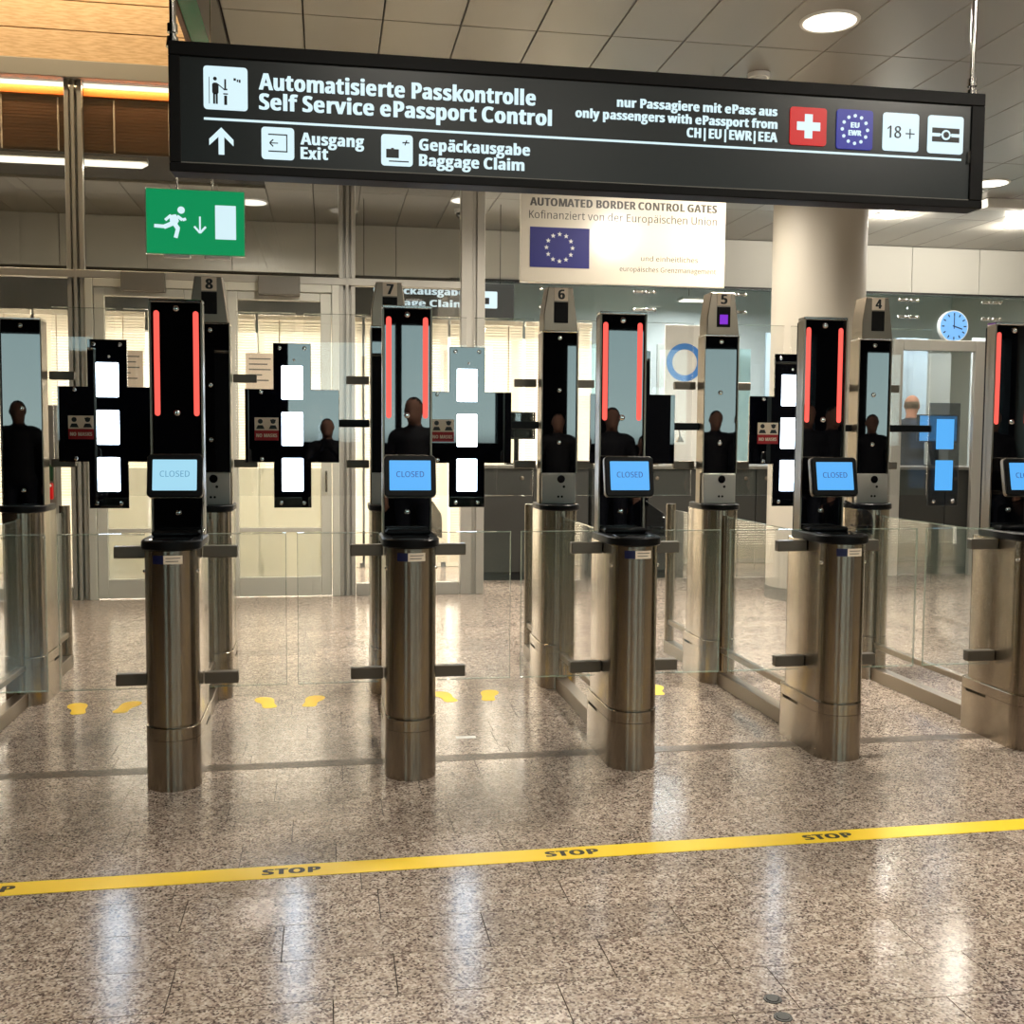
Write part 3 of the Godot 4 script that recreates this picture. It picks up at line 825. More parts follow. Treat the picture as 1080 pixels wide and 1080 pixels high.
	shape("running_man", [disc(Vector2(-0.839, 2.833), 0.021, 16), PackedVector2Array([Vector2(-0.868, 2.808), Vector2(-0.905, 2.800), Vector2(-0.902, 2.752), Vector2(-0.868, 2.742), Vector2(-0.852, 2.770)]),
		bar(Vector2(-0.862, 2.798), Vector2(-0.832, 2.776), 0.018), bar(Vector2(-0.832, 2.776), Vector2(-0.812, 2.784), 0.016), bar(Vector2(-0.896, 2.802), Vector2(-0.930, 2.772), 0.016),
		bar(Vector2(-0.876, 2.752), Vector2(-0.856, 2.722), 0.026), bar(Vector2(-0.858, 2.726), Vector2(-0.872, 2.672), 0.022), bar(Vector2(-0.890, 2.754), Vector2(-0.938, 2.732), 0.026), bar(Vector2(-0.932, 2.735), Vector2(-0.992, 2.738), 0.020)], W, s, 0.0)
	shape("arrow", [rect(-0.738, 2.705, -0.728, 2.80), bar(Vector2(-0.733, 2.705), Vector2(-0.766, 2.742), 0.012), bar(Vector2(-0.733, 2.705), Vector2(-0.700, 2.742), 0.012)], W, s, 0.0)
	shape("door_mark", [rect(-0.646, 2.672, -0.527, 2.869)], W, s, 0.0)

	# --- pale poster board
	s = thing("poster_board", "pale glossy board with European flag, Automated Border Control Gates", "sign", P(0, 0, 7.6))
	bxobj("board", Vector3(1.340, 2.612, -0.03), Vector3(2.846, 3.30, 0), M.poster, s, 0.004)
	for x in [1.45, 2.73]:
		st = mb(); tube(st, Vector3(x, 3.29, -0.015), Vector3(x, CEIL, -0.015), 0.006, 0.006, 8); obj("rod", st, M.chrome, s)
	words("lettering", "AUTOMATED BORDER CONTROL GATES", 1.405, 2.778, 3.145, 0.055, 0.0, M.poster_ink, s, "bold", 0.001)
	words("lettering", "Kofinanziert von der Europäischen Union", 1.400, 2.779, 3.057, 0.054, 0.0, M.poster_ink, s, "plain", 0.001)
	words("lettering", "und einheitliches", 2.216, 2.641, 2.787, 0.034, 0.0, M.poster_ink, s, "plain", 0.001)
	words("lettering", "europäisches Grenzmanagement", 2.06, 2.778, 2.710, 0.034, 0.0, M.poster_ink, s, "plain", 0.001)
	var fl := bxobj("flag", Vector3(1.408, 2.719, 0), Vector3(1.836, 2.998, 0.002), M.eu_blue, s)
	stars = []
	for i in 12: stars.append(star(Vector2(1.620, 2.858) + Vector2.from_angle(TAU * i / 12) * 0.094, 0.018))
	shape("star_ring", stars, M.white, fl, 0.002)

	# --- second lit sign behind the glass
	s = thing("baggage_sign", "dark lit Baggage Claim sign behind the narrow glass pane", "sign", P(0, 0, 12.0))
	bxobj("housing", Vector3(0.2, 2.84, -0.1), Vector3(2.05, 3.23, 0), M.sign_face, s, 0.004)
	for x in [0.4, 1.9]:
		st = mb(); tube(st, Vector3(x, 3.22, -0.05), Vector3(x, CEIL, -0.05), 0.004, 0.004, 8); obj("rod", st, M.black, s)
	words("lettering", "Gepäckausgabe", 0.50, 1.50, 3.085, 0.075, 0.0, M.lit_white, s)
	words("lettering", "Baggage Claim", 0.50, 1.50, 2.955, 0.075, 0.0, M.lit_white, s)
	p = plate("pictogram", 1.65, 2.955, 1.86, 3.14, M.lit_white, s, 0.0)
	shape("suitcase_mark", [rect(1.70, 3.00, 1.77, 3.07)], M.ink, p, 0.004)
	# --- clock
	s = thing("wall_clock", "round pale blue clock above the framed glass booth door", "clock", P(8.19, 3.05, 13.33))
	st = mb(); tube(st, Vector3(0, 0, -0.06), Vector3(0, 0, 0), 0.187, 0.187, 40); obj("case", st, M.white, s)
	shape("dial", [disc(Vector2.ZERO, 0.178, 40)], M.clock, s, 0.0)
	var ticks := []
	for i in 12:
		var v := Vector2.from_angle(TAU * i / 12)
		ticks.append(bar(v * 0.125, v * 0.158, 0.014))
	shape("hour_marks", ticks, M.sticker_blue, s, 0.002)
	shape("minute_hand", [bar(Vector2(0, -0.03), Vector2(0, 0.14), 0.010)], M.sticker_blue, s, 0.004)
	shape("hour_hand", [bar(Vector2(-0.02, 0.006), Vector2(0.105, -0.032), 0.013)], M.sticker_blue, s, 0.006)
	s.scale = Vector3(1.11, 1.11, 1.0)

# ------------------------------------------------------------------ the gates
func stadium(hw: float, d0: float, d1: float, nose := 1.0, tail := 0.05) -> PackedVector2Array:    # x,z outline: round nose towards +z (the camera), rounded tail
	var p := PackedVector2Array()
	for i in 17:
		var t := PI * i / 16.0
		p.append(Vector2(cos(t) * hw, -(d0 + hw * nose) + sin(t) * hw * nose))
	for q in [[-hw + tail, PI], [hw - tail, 1.5 * PI]]:
		for i in 5:
			var t: float = q[1] + PI / 2 * i / 4.0
			p.append(Vector2(q[0] + cos(t) * tail, -(d1 - tail) + sin(t) * tail))
	return p

func bolt(at: Vector3, parent: Node, r := 0.014) -> void:
	var st := mb(); dome(st, at, r, r * 0.8)
	obj("bolt", st, M.chrome, parent)

func pillar_body(o: Node3D, top: float, len: float) -> void:
	# plinth with a slot cut into either side, then a recessed seam, then the body
	var out := stadium(0.114, 0.0, len + 0.05)
	var cut := PackedVector2Array()
	var a := len * 0.60
	var b := len * 0.95
	for k in 17: cut.append(out[k])
	for q in [[-0.114, a], [-0.094, a], [-0.094, b], [-0.114, b]]: cut.append(Vector2(q[0], -q[1]))
	for k in range(17, out.size()): cut.append(out[k])
	for q in [[0.114, b], [0.094, b], [0.094, a], [0.114, a]]: cut.append(Vector2(q[0], -q[1]))
	var st := mb(); ext(st, out, 0.0, 0.203, 1); ext(st, cut, 0.203, 0.217, 1); ext(st, out, 0.217, 0.270, 1, 0.002); obj("plinth", st, M.steel, o)
	st = mb(); ext(st, stadium(0.102, 0.012, len - 0.012), 0.268, 0.282, 1); obj("seam_core", st, M.steel, o)
	st = mb(); ext(st, stadium(0.112, 0.002, len), 0.279, top, 1, 0.002); obj("body", st, M.steel, o)
	for sx in [-1, 1]:
		for y in [0.935]:
			st = mb(); dome(st, Vector3(sx * 0.108, y, -0.085), 0.009, 0.008, 10, Vector3(sx, 0, 0.4).normalized()); obj("screw", st, M.chrome, o)

func arc_patch(st: SurfaceTool, r: float, t0: float, t1: float, y0: float, y1: float, zc: float) -> void:
	for i in 8:
		var a := lerpf(t0, t1, i / 8.0)
		var b := lerpf(t0, t1, (i + 1) / 8.0)
		var na := Vector3(sin(a), 0, cos(a)); var nb := Vector3(sin(b), 0, cos(b))
		var c := Vector3(0, 0, zc)
		var p := [c + na * r + Vector3(0, y0, 0), c + nb * r + Vector3(0, y0, 0), c + nb * r + Vector3(0, y1, 0), c + na * r + Vector3(0, y1, 0)]
		tri(st, p[0], p[1], p[2], na, nb, nb); tri(st, p[0], p[2], p[3], na, nb, na)

func terminal(label: String, at: Vector3, pale: bool) -> Node3D:
	var o := thing("passport_terminal", label, "terminal", at, "passport terminals of the gate row")
	pillar_body(o, 1.028, 0.50)
	# sticker on the nose
	var st := mb(); arc_patch(st, 0.1128, -0.62, -0.18, 0.972, 1.008, -0.114); obj("flag_sticker", st, M.sticker_blue, o)
	st = mb(); arc_patch(st, 0.1128, -0.18, 0.52, 0.972, 1.008, -0.114); obj("text_sticker", st, M.paper, o)
	st = mb(); arc_patch(st, 0.1132, -0.10, 0.44, 0.995, 0.999, -0.114); arc_patch(st, 0.1132, -0.10, 0.36, 0.982, 0.986, -0.114); obj("sticker_print", st, M.grey, o)
	# black tray with the reading window
	st = mb(); ext(st, stadium(0.126, -0.012, 0.43), 1.028, 1.068, 1, 0.006); obj("tray", st, M.black, o)
	st = mb(); ext(st, rrect(-0.085, -0.21, 0.085, -0.035, 0.02), 1.068, 1.071, 1); obj("reader_window", st, M.black_glass, o)
	st = mb(); bx(st, Vector3(-0.102, 1.068, -0.335), Vector3(0.102, 1.092, -0.235), 0.008); obj("reader_housing", st, M.black, o)
	# tower: steel channel, black glass, red light bars
	st = mb(); bx(st, Vector3(-0.114, 1.03, -0.40), Vector3(0.114, 2.098, -0.362), 0.004)
	bx(st, Vector3(-0.114, 1.03, -0.37), Vector3(-0.106, 2.098, -0.325)); bx(st, Vector3(0.106, 1.03, -0.37), Vector3(0.114, 2.098, -0.325))
	obj("tower_frame", st, M.steel_flat, o)
	bxobj("back_cover", Vector3(-0.113, 1.04, -0.412), Vector3(0.113, 2.09, -0.40), M.sign_black, o, 0.002)
	bxobj("top_cap", Vector3(-0.114, 2.098, -0.40), Vector3(0.114, 2.112, -0.325), M.chrome, o, 0.003)
	bxobj("glass_panel", Vector3(-0.105, 1.06, -0.362), Vector3(0.105, 2.097, -0.34), M.black_glass, o, 0.002)
	for sx in [-0.084, 0.084]:
		st = mb()
		var poly := PackedVector2Array()
		for i in 9: poly.append(Vector2(sx, 2.05) + Vector2.from_angle(PI * i / 8) * 0.012)
		for i in 9: poly.append(Vector2(sx, 1.61) + Vector2.from_angle(PI + PI * i / 8) * 0.012)
		ext(st, poly, -0.342, -0.337, 2, 0.0015)
		obj("light_bar", st, M.led, o)
	for y in [2.072, 1.612, 1.165]: bolt(Vector3(0, y, -0.34), o)
	# tilted touch screen on an arm
	var sc := Node3D.new(); sc.name = "screen"; o.add_child(sc)
	sc.position = Vector3(0.004, 1.338, -0.20); sc.rotation = Vector3(-0.20, 0, 0)
	st = mb(); ext(st, rrect(-0.116, -0.094, 0.116, 0.094, 0.018), -0.03, 0.0, 2, 0.004); obj("bezel", st, M.black, sc)
	st = mb(); ext(st, rrect(-0.118, -0.096, 0.118, 0.096, 0.02), -0.034, -0.012, 2); obj("back_shell", st, M.steel_flat, sc)
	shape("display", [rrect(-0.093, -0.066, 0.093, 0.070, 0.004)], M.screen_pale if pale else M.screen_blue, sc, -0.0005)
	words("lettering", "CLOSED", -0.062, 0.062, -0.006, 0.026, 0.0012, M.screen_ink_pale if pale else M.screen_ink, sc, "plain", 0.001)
	st = mb(); bx(st, Vector3(-0.04, 1.26, -0.345), Vector3(0.04, 1.36, -0.22), 0.006); obj("screen_arm", st, M.black, o)
	# tinted side wing beside the tray
	st = mb()
	var wing := PackedVector2Array([Vector2(0, 0), Vector2(0.24, 0), Vector2(0.24, 0.06)])
	for i in 7: wing.append(Vector2(0.20, 0.06) + Vector2.from_angle(PI / 2 * i / 6.0) * Vector2(0.04, 0.05))
	wing.append(Vector2(0, 0.15))
	ext(st, wing, -0.003, 0.003)
	var w := obj("side_wing", st, M.tinted, o)
	w.position = Vector3(0.112, 1.068, -0.30); w.rotation = Vector3(0, -PI / 2 + 0.08, 0)
	for q in [0.06, 0.18]:
		st = mb(); dome(st, w.position + w.basis * Vector3(q, 0.03, -0.003), 0.009, 0.008, 10, -w.basis.z); obj("wing_screw", st, M.chrome, o)
	return o

func digit_housing(o: Node3D, n: String, lit: bool) -> void:
	var st := mb()
	var lo := 2.158
	var hi := 2.415
	var f := [Vector2(-0.104, lo), Vector2(0.104, lo), Vector2(0.096, lo + 0.07), Vector2(0.070, hi), Vector2(-0.080, hi), Vector2(-0.104, lo + 0.10)]
	ext(st, PackedVector2Array(f), -0.24, -0.10, 2, 0.004)
	obj("head_housing", st, M.steel_flat, o)
	bxobj("number_plate", Vector3(-0.042, 2.336, -0.10), Vector3(0.042, 2.412, -0.097), M.paper, o)
	words("number", n, -0.020, 0.022, 2.345, 0.058, -0.097, M.ink, o, "bold", 0.001)
	bxobj("status_display", Vector3(-0.043, 2.205, -0.10), Vector3(0.043, 2.329, -0.094), M.sign_black, o, 0.002)
	if lit: bxobj("lit_square", Vector3(-0.026, 2.222, -0.094), Vector3(0.026, 2.280, -0.093), glow(Color(0.52, 0.06, 0.85), 0.9), o)

func gate_post(n: String, label: String, at: Vector3) -> Node3D:
	var o := thing("gate_pillar", label, "pillar", at, "rear pillars of the gate row")
	pillar_body(o, 1.082, 0.42)
	var st := mb(); ext(st, stadium(0.124, -0.01, 0.36), 1.082, 1.118, 1, 0.005); obj("tray", st, M.black, o)
	var low := 1.306 if n else 1.12
	if n:
		st = mb(); bx(st, Vector3(-0.104, 1.118, -0.20), Vector3(0.104, 1.303, -0.11), 0.003); obj("camera_box", st, M.alu, o)
		shape("camera_lens", [disc(Vector2(0.012, 1.268), 0.024, 24)], M.black_glass, o, -0.11, 0.003)
		shape("sensor_hole", [disc(Vector2(0.030, 1.222), 0.008, 14), disc(Vector2(-0.004, 1.162), 0.007, 12), disc(Vector2(0.018, 1.162), 0.007, 12)], M.black, o, -0.11, 0.002)
	st = mb(); bx(st, Vector3(-0.112, 1.10, -0.24), Vector3(0.112, 2.150, -0.155), 0.004)
	bx(st, Vector3(-0.112, low, -0.16), Vector3(-0.105, 2.150, -0.115)); bx(st, Vector3(0.105, low, -0.16), Vector3(0.112, 2.150, -0.115))
	obj("tower_frame", st, M.steel_flat, o)
	bxobj("top_cap", Vector3(-0.112, 2.150, -0.24), Vector3(0.112, 2.159, -0.105), M.chrome, o, 0.002)
	bxobj("glass_panel", Vector3(-0.104, low, -0.152), Vector3(0.104, 2.149, -0.128), M.black_glass, o, 0.002)
	for y in ([2.118, 1.805, 1.492] if n else [2.118, 1.66, 1.20]): bolt(Vector3(0, y, -0.128), o)
	if n: digit_housing(o, n, n == "5")
	return o

func gates() -> void:
	var nums := ["8", "7", "6", "5", "4"]
	var said := ["eight", "seven", "six", "five", "four"]
	for i in 5:
		var x := GATE_X0 + GATE_STEP * i
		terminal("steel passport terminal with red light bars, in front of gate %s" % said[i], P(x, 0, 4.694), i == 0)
		gate_post(nums[i], "steel pillar with black glass and number %s on top" % said[i], P(x, 0, 6.33))
	gate_post("", "steel pillar with plain black glass and no number, beside gate eight", P(GATE_X0 - GATE_STEP, 0, 6.33))
	terminal("steel passport terminal with red light bars, in front of the unnumbered pillar", P(GATE_X0 - GATE_STEP, 0, 4.694), false)
	nums = ["the unnumbered pillar", "gate eight", "gate seven", "gate six", "gate five", "gate four"]
	for i in 6:
		var x := GATE_X0 + GATE_STEP * (i - 1)
		var o := thing("lane_barrier", "glass side barrier with steel kick plate between terminal and pillar of " + nums[i], "barrier", P(x, 0, 5.25), "glass side barriers")
		var st := mb(); bx(st, Vector3(-0.035, 0, 0), Vector3(0.035, 0.082, -1.075), 0.003); obj("kick_plate", st, M.steel_flat, o)
		st = mb(); bx(st, Vector3(-0.02, 0.20, 0), Vector3(0.02, 0.235, -1.075), 0.004); obj("rail", st, M.steel_flat, o)
		bxobj("pane", Vector3(-0.006, 0.235, 0), Vector3(0.006, 1.04, -1.06), M.glass, o)
		bxobj("pane_edge", Vector3(-0.006, 1.04, 0), Vector3(0.006, 1.044, -1.06), M.glass_edge, o)
		st = mb(); tube(st, Vector3(0, 0, -1.05), Vector3(0, 1.05, -1.05), 0.02, 0.02, 16); obj("post", st, M.steel, o)
		o = thing("exit_barrier", "short glass barrier with steel end post behind the pillar of " + nums[i], "barrier", P(x, 0, 6.80), "short glass barriers on the exit side")
		st = mb(); bx(st, Vector3(-0.035, 0, 0), Vector3(0.035, 0.082, -0.62), 0.003); obj("kick_plate", st, M.steel_flat, o)
		st = mb(); bx(st, Vector3(-0.02, 0.20, 0), Vector3(0.02, 0.235, -0.60), 0.004); obj("rail", st, M.steel_flat, o)
		bxobj("pane", Vector3(-0.006, 0.235, 0.0), Vector3(0.006, 1.02, -0.57), M.glass, o)
		st = mb(); tube(st, Vector3(0, 0, -0.60), Vector3(0, 1.06, -0.60), 0.034, 0.034, 20); obj("end_post", st, M.steel, o)
	# low glass leaves of the entry, tall ones of the exit, and the cross-shaped camera panels, lane by lane
	for i in 6:
		var x0 := GATE_X0 + GATE_STEP * (i - 1)
		var x1 := x0 + GATE_STEP
		var mid := (x0 + x1) / 2 - 0.012
		var a: String = nums[i]
		var b: String = nums[i + 1] if i < 5 else "the wall side"
		for side in 2:
			if i == 5 and side == 1: continue
			var hinge := x0 if side == 0 else x1
			var sg := 1.0 if side == 0 else -1.0
			var o := thing("entry_leaf", "low glass entry leaf hinged on the terminal of %s, towards %s" % [a if side == 0 else b, b if side == 0 else a], "gate leaf", P(hinge, 0, 4.95), "low glass entry leaves")
			var e := mid - 0.024 - x0 if side == 0 else x1 - mid - 0.024
			bxobj("pane", Vector3(sg * 0.135, 0.395, -0.006), Vector3(sg * e, 1.076, 0.006), M.glass, o)
			var st := mb(); bx(st, Vector3(sg * 0.135, 1.076, -0.006), Vector3(sg * e, 1.080, 0.006)); bx(st, Vector3(sg * e, 0.395, -0.006), Vector3(sg * (e - 0.003), 1.076, 0.006)); bx(st, Vector3(sg * 0.135, 0.391, -0.006), Vector3(sg * e, 0.395, 0.006))
			obj("pane_edge", st, M.glass_edge, o)
			for y in [1.0, 0.436]: bxobj("hinge_bar", Vector3(sg * 0.1145, y - 0.026, -0.022), Vector3(sg * 0.262, y + 0.026, 0.022), M.bracket, o, 0.003)
			o = thing("exit_leaf", "tall glass exit leaf hinged on the pillar of %s, towards %s" % [a if side == 0 else b, b if side == 0 else a], "gate leaf", P(hinge, 0, 6.61), "tall glass exit leaves")
			bxobj("pane", Vector3(sg * 0.13, 1.16, -0.006), Vector3(sg * e, 2.24, 0.006), M.glass, o)
			var es := mb(); bx(es, Vector3(sg * 0.13, 2.24, -0.006), Vector3(sg * e, 2.243, 0.006)); obj("pane_edge", es, M.glass_edge, o)
			for y in [1.853, 1.353]: bxobj("hinge_bar", Vector3(sg * 0.115, y - 0.024, -0.022), Vector3(sg * 0.25, y + 0.024, 0.022), M.bracket, o, 0.003)
		if i == 5:      # a narrow panel with two blue screens instead of the cross
			var o := thing("screen_column", "narrow dark panel with two bright blue screens on the exit side of gate four", "camera panel", P(3.925, 0, 6.45))
			bxobj("glass_column", Vector3(-0.105, 1.099, -0.02), Vector3(0.105, 1.76, 0.0), M.tinted, o, 0.002)
			for y in [1.56, 1.295]:
				var sf := mb(); ext(sf, rrect(-0.0605, y - 0.097, 0.0605, y + 0.097, 0.004), 0.0, 0.004); obj("blue_screen", sf, M.screen_blue, o)
			for q in [[-0.066, 1.127], [0.066, 1.127]]: bolt(Vector3(q[0], q[1], 0), o, 0.012)
			bxobj("arm", Vector3(-0.378, 1.572, -0.12), Vector3(-0.08, 1.616, -0.02), M.black, o, 0.004)
		if i < 5: cross_panel(P((x0 + x1) / 2 - 0.052, 0, 6.45), "black cross-shaped panel with three white lights between %s and %s" % [a, b])

var cross0: Node3D
func cross_panel(at: Vector3, label: String) -> void:
	if cross0:
		copy(cross0, at, label)
		return
	var o := thing("face_camera_panel", label, "camera panel", at, "cross-shaped face camera panels")
	cross0 = o
	var c := 0.107
	var w := 0.268
	var pl := PackedVector2Array([Vector2(-c, 1.099), Vector2(c, 1.099), Vector2(c, 1.363), Vector2(w, 1.363), Vector2(w, 1.786), Vector2(c, 1.786), Vector2(c, 2.051), Vector2(-c, 2.051), Vector2(-c, 1.786), Vector2(-w, 1.786), Vector2(-w, 1.363), Vector2(-c, 1.363)])
	var st := mb(); ext(st, pl, -0.02, 0.0, 2, 0.002); obj("glass_cross", st, M.navy_glass, o)
	st = mb(); bx(st, Vector3(-0.085, 1.13, -0.075), Vector3(0.085, 2.02, -0.02), 0.006); bx(st, Vector3(-0.24, 1.40, -0.06), Vector3(0.24, 1.75, -0.02), 0.006); obj("housing", st, M.black_matt, o)
	for y in [1.825, 1.5575, 1.2915]:
		st = mb(); ext(st, rrect(-0.0605, y - 0.0965, 0.0605, y + 0.0965, 0.006), 0.0, 0.004); obj("light_field", st, M.panel_light, o)
	for q in [[-0.071, 2.024], [0.071, 2.024], [-0.066, 1.127], [0.066, 1.127], [-0.178, 1.769], [-0.175, 1.382]]: bolt(Vector3(q[0], q[1], 0), o, 0.012)
	st = mb(); dome(st, Vector3(0.01, 1.955, 0), 0.008, 0.004, 12); obj("indicator", st, M.white, o)
	# sticker: two faces over a red strip
	var sk := bxobj("sticker", Vector3(-0.214, 1.548, 0), Vector3(-0.078, 1.622, 0.0015), M.paper, o)
	bxobj("red_strip", Vector3(-0.214, 1.490, 0), Vector3(-0.078, 1.548, 0.0015), M.red, sk)
	words("lettering", "NO MASKS", -0.205, -0.087, 1.509, 0.020, 0.0015, M.paper, sk, "bold", 0.001)
	var marks := []
	for x in [-0.182, -0.110]:
		marks.append(disc(Vector2(x, 1.600), 0.014, 14)); marks.append(PackedVector2Array([Vector2(x - 0.024, 1.556), Vector2(x + 0.024, 1.556), Vector2(x + 0.014, 1.578), Vector2(x - 0.014, 1.578)]))
	marks.append(rect(-0.126, 1.603, -0.094, 1.611))
	shape("face_marks", marks, M.ink, sk, 0.0015, 0.001)
	# black arm to the pillar on its right
	bxobj("arm", Vector3(0.24, 1.572, -0.12), Vector3(0.447, 1.616, -0.05), M.black, o, 0.004)

# ------------------------------------------------------------------ on the floor
func floor_marks() -> void:
	var t := thing("stop_tape", "yellow floor tape printed STOP across the floor before the gates", "tape", P(0.651, 0.0, 3.772))
	t.rotation.y = 0.0157
	var st := mb(); bx(st, Vector3(-4.4, 0, -0.053), Vector3(5.2, 0.0018, 0.053)); obj("strip", st, M.tape, t)
	for k in range(-3, 5):
		var h := Node3D.new(); h.name = "print"; t.add_child(h, true)
		h.position = Vector3(-0.88 + k * 1.0025, 0.0018, 0.024); h.rotation.x = -PI / 2
		words("lettering", "STOP", 0.0, 0.20, 0.0, 0.048, 0.0, M.tape_ink, h, "bold", 0.0006)
	var fp := PackedVector2Array()
	for q in [[0.0, -0.115], [0.028, -0.11], [0.036, -0.085], [0.030, -0.045], [0.030, -0.01], [0.046, 0.035], [0.048, 0.075], [0.036, 0.105], [0.014, 0.120], [-0.012, 0.117], [-0.034, 0.095], [-0.042, 0.06], [-0.038, 0.02], [-0.030, -0.02], [-0.030, -0.06], [-0.032, -0.09], [-0.022, -0.11]]:
		fp.append(Vector2(q[0], -q[1]))
	st = mb(); ext(st, fp, 0.0, 0.0016, 1)
	var fm := st.commit()
	var lanes := ["the unnumbered pillar and gate eight", "gates eight and seven", "gates seven and six", "gates six and five"]
	for i in 4:
		for f in 2:
			var x := GATE_X0 + GATE_STEP * (i - 0.5) - 0.07 + (-0.127 if f == 0 else 0.127)
			var o := MeshInstance3D.new()
			o.mesh = fm; o.material_override = M.yellow; o.name = numbered("footprint_sticker")
			add_child(o, true); o.position = P(x, 0.0, 6.245); o.rotation.y = 0.22 if f == 0 else -0.18
			o.scale = Vector3(-1.2 if f == 0 else 1.2, 1, 1.15)
			tag(o, "yellow %s footprint sticker on the floor between %s" % [["left", "right"][f], lanes[i]], "sticker", "yellow footprint stickers")
	st = mb(); bx(st, P(0.635, 0, 5.345), P(0.735, 0.0014, 5.385)); tag(obj("white_mark", st, M.white), "small white mark on the floor in the lane between gates seven and six", "tape")  # thin white strip laid on the floor
	for q in [[1.179, 2.678, "larger"], [1.169, 2.587, "smaller"]]:
		var o := thing("floor_stud", "%s round dark metal stud in the granite floor" % ["upper, flat" if q[2] == "larger" else "second, worn"][0], "stud", P(q[0], 0, q[1]), "round floor studs")
		st = mb(); tube(st, Vector3(0, -0.002, 0), Vector3(0, 0.002, 0), 0.026, 0.024, 24); obj("rim", st, M.dark_grey, o)
		st = mb(); tube(st, Vector3(0, 0.002, 0), Vector3(0, 0.003, 0), 0.018, 0.016, 20); obj("cap", st, M.dark_grey, o)

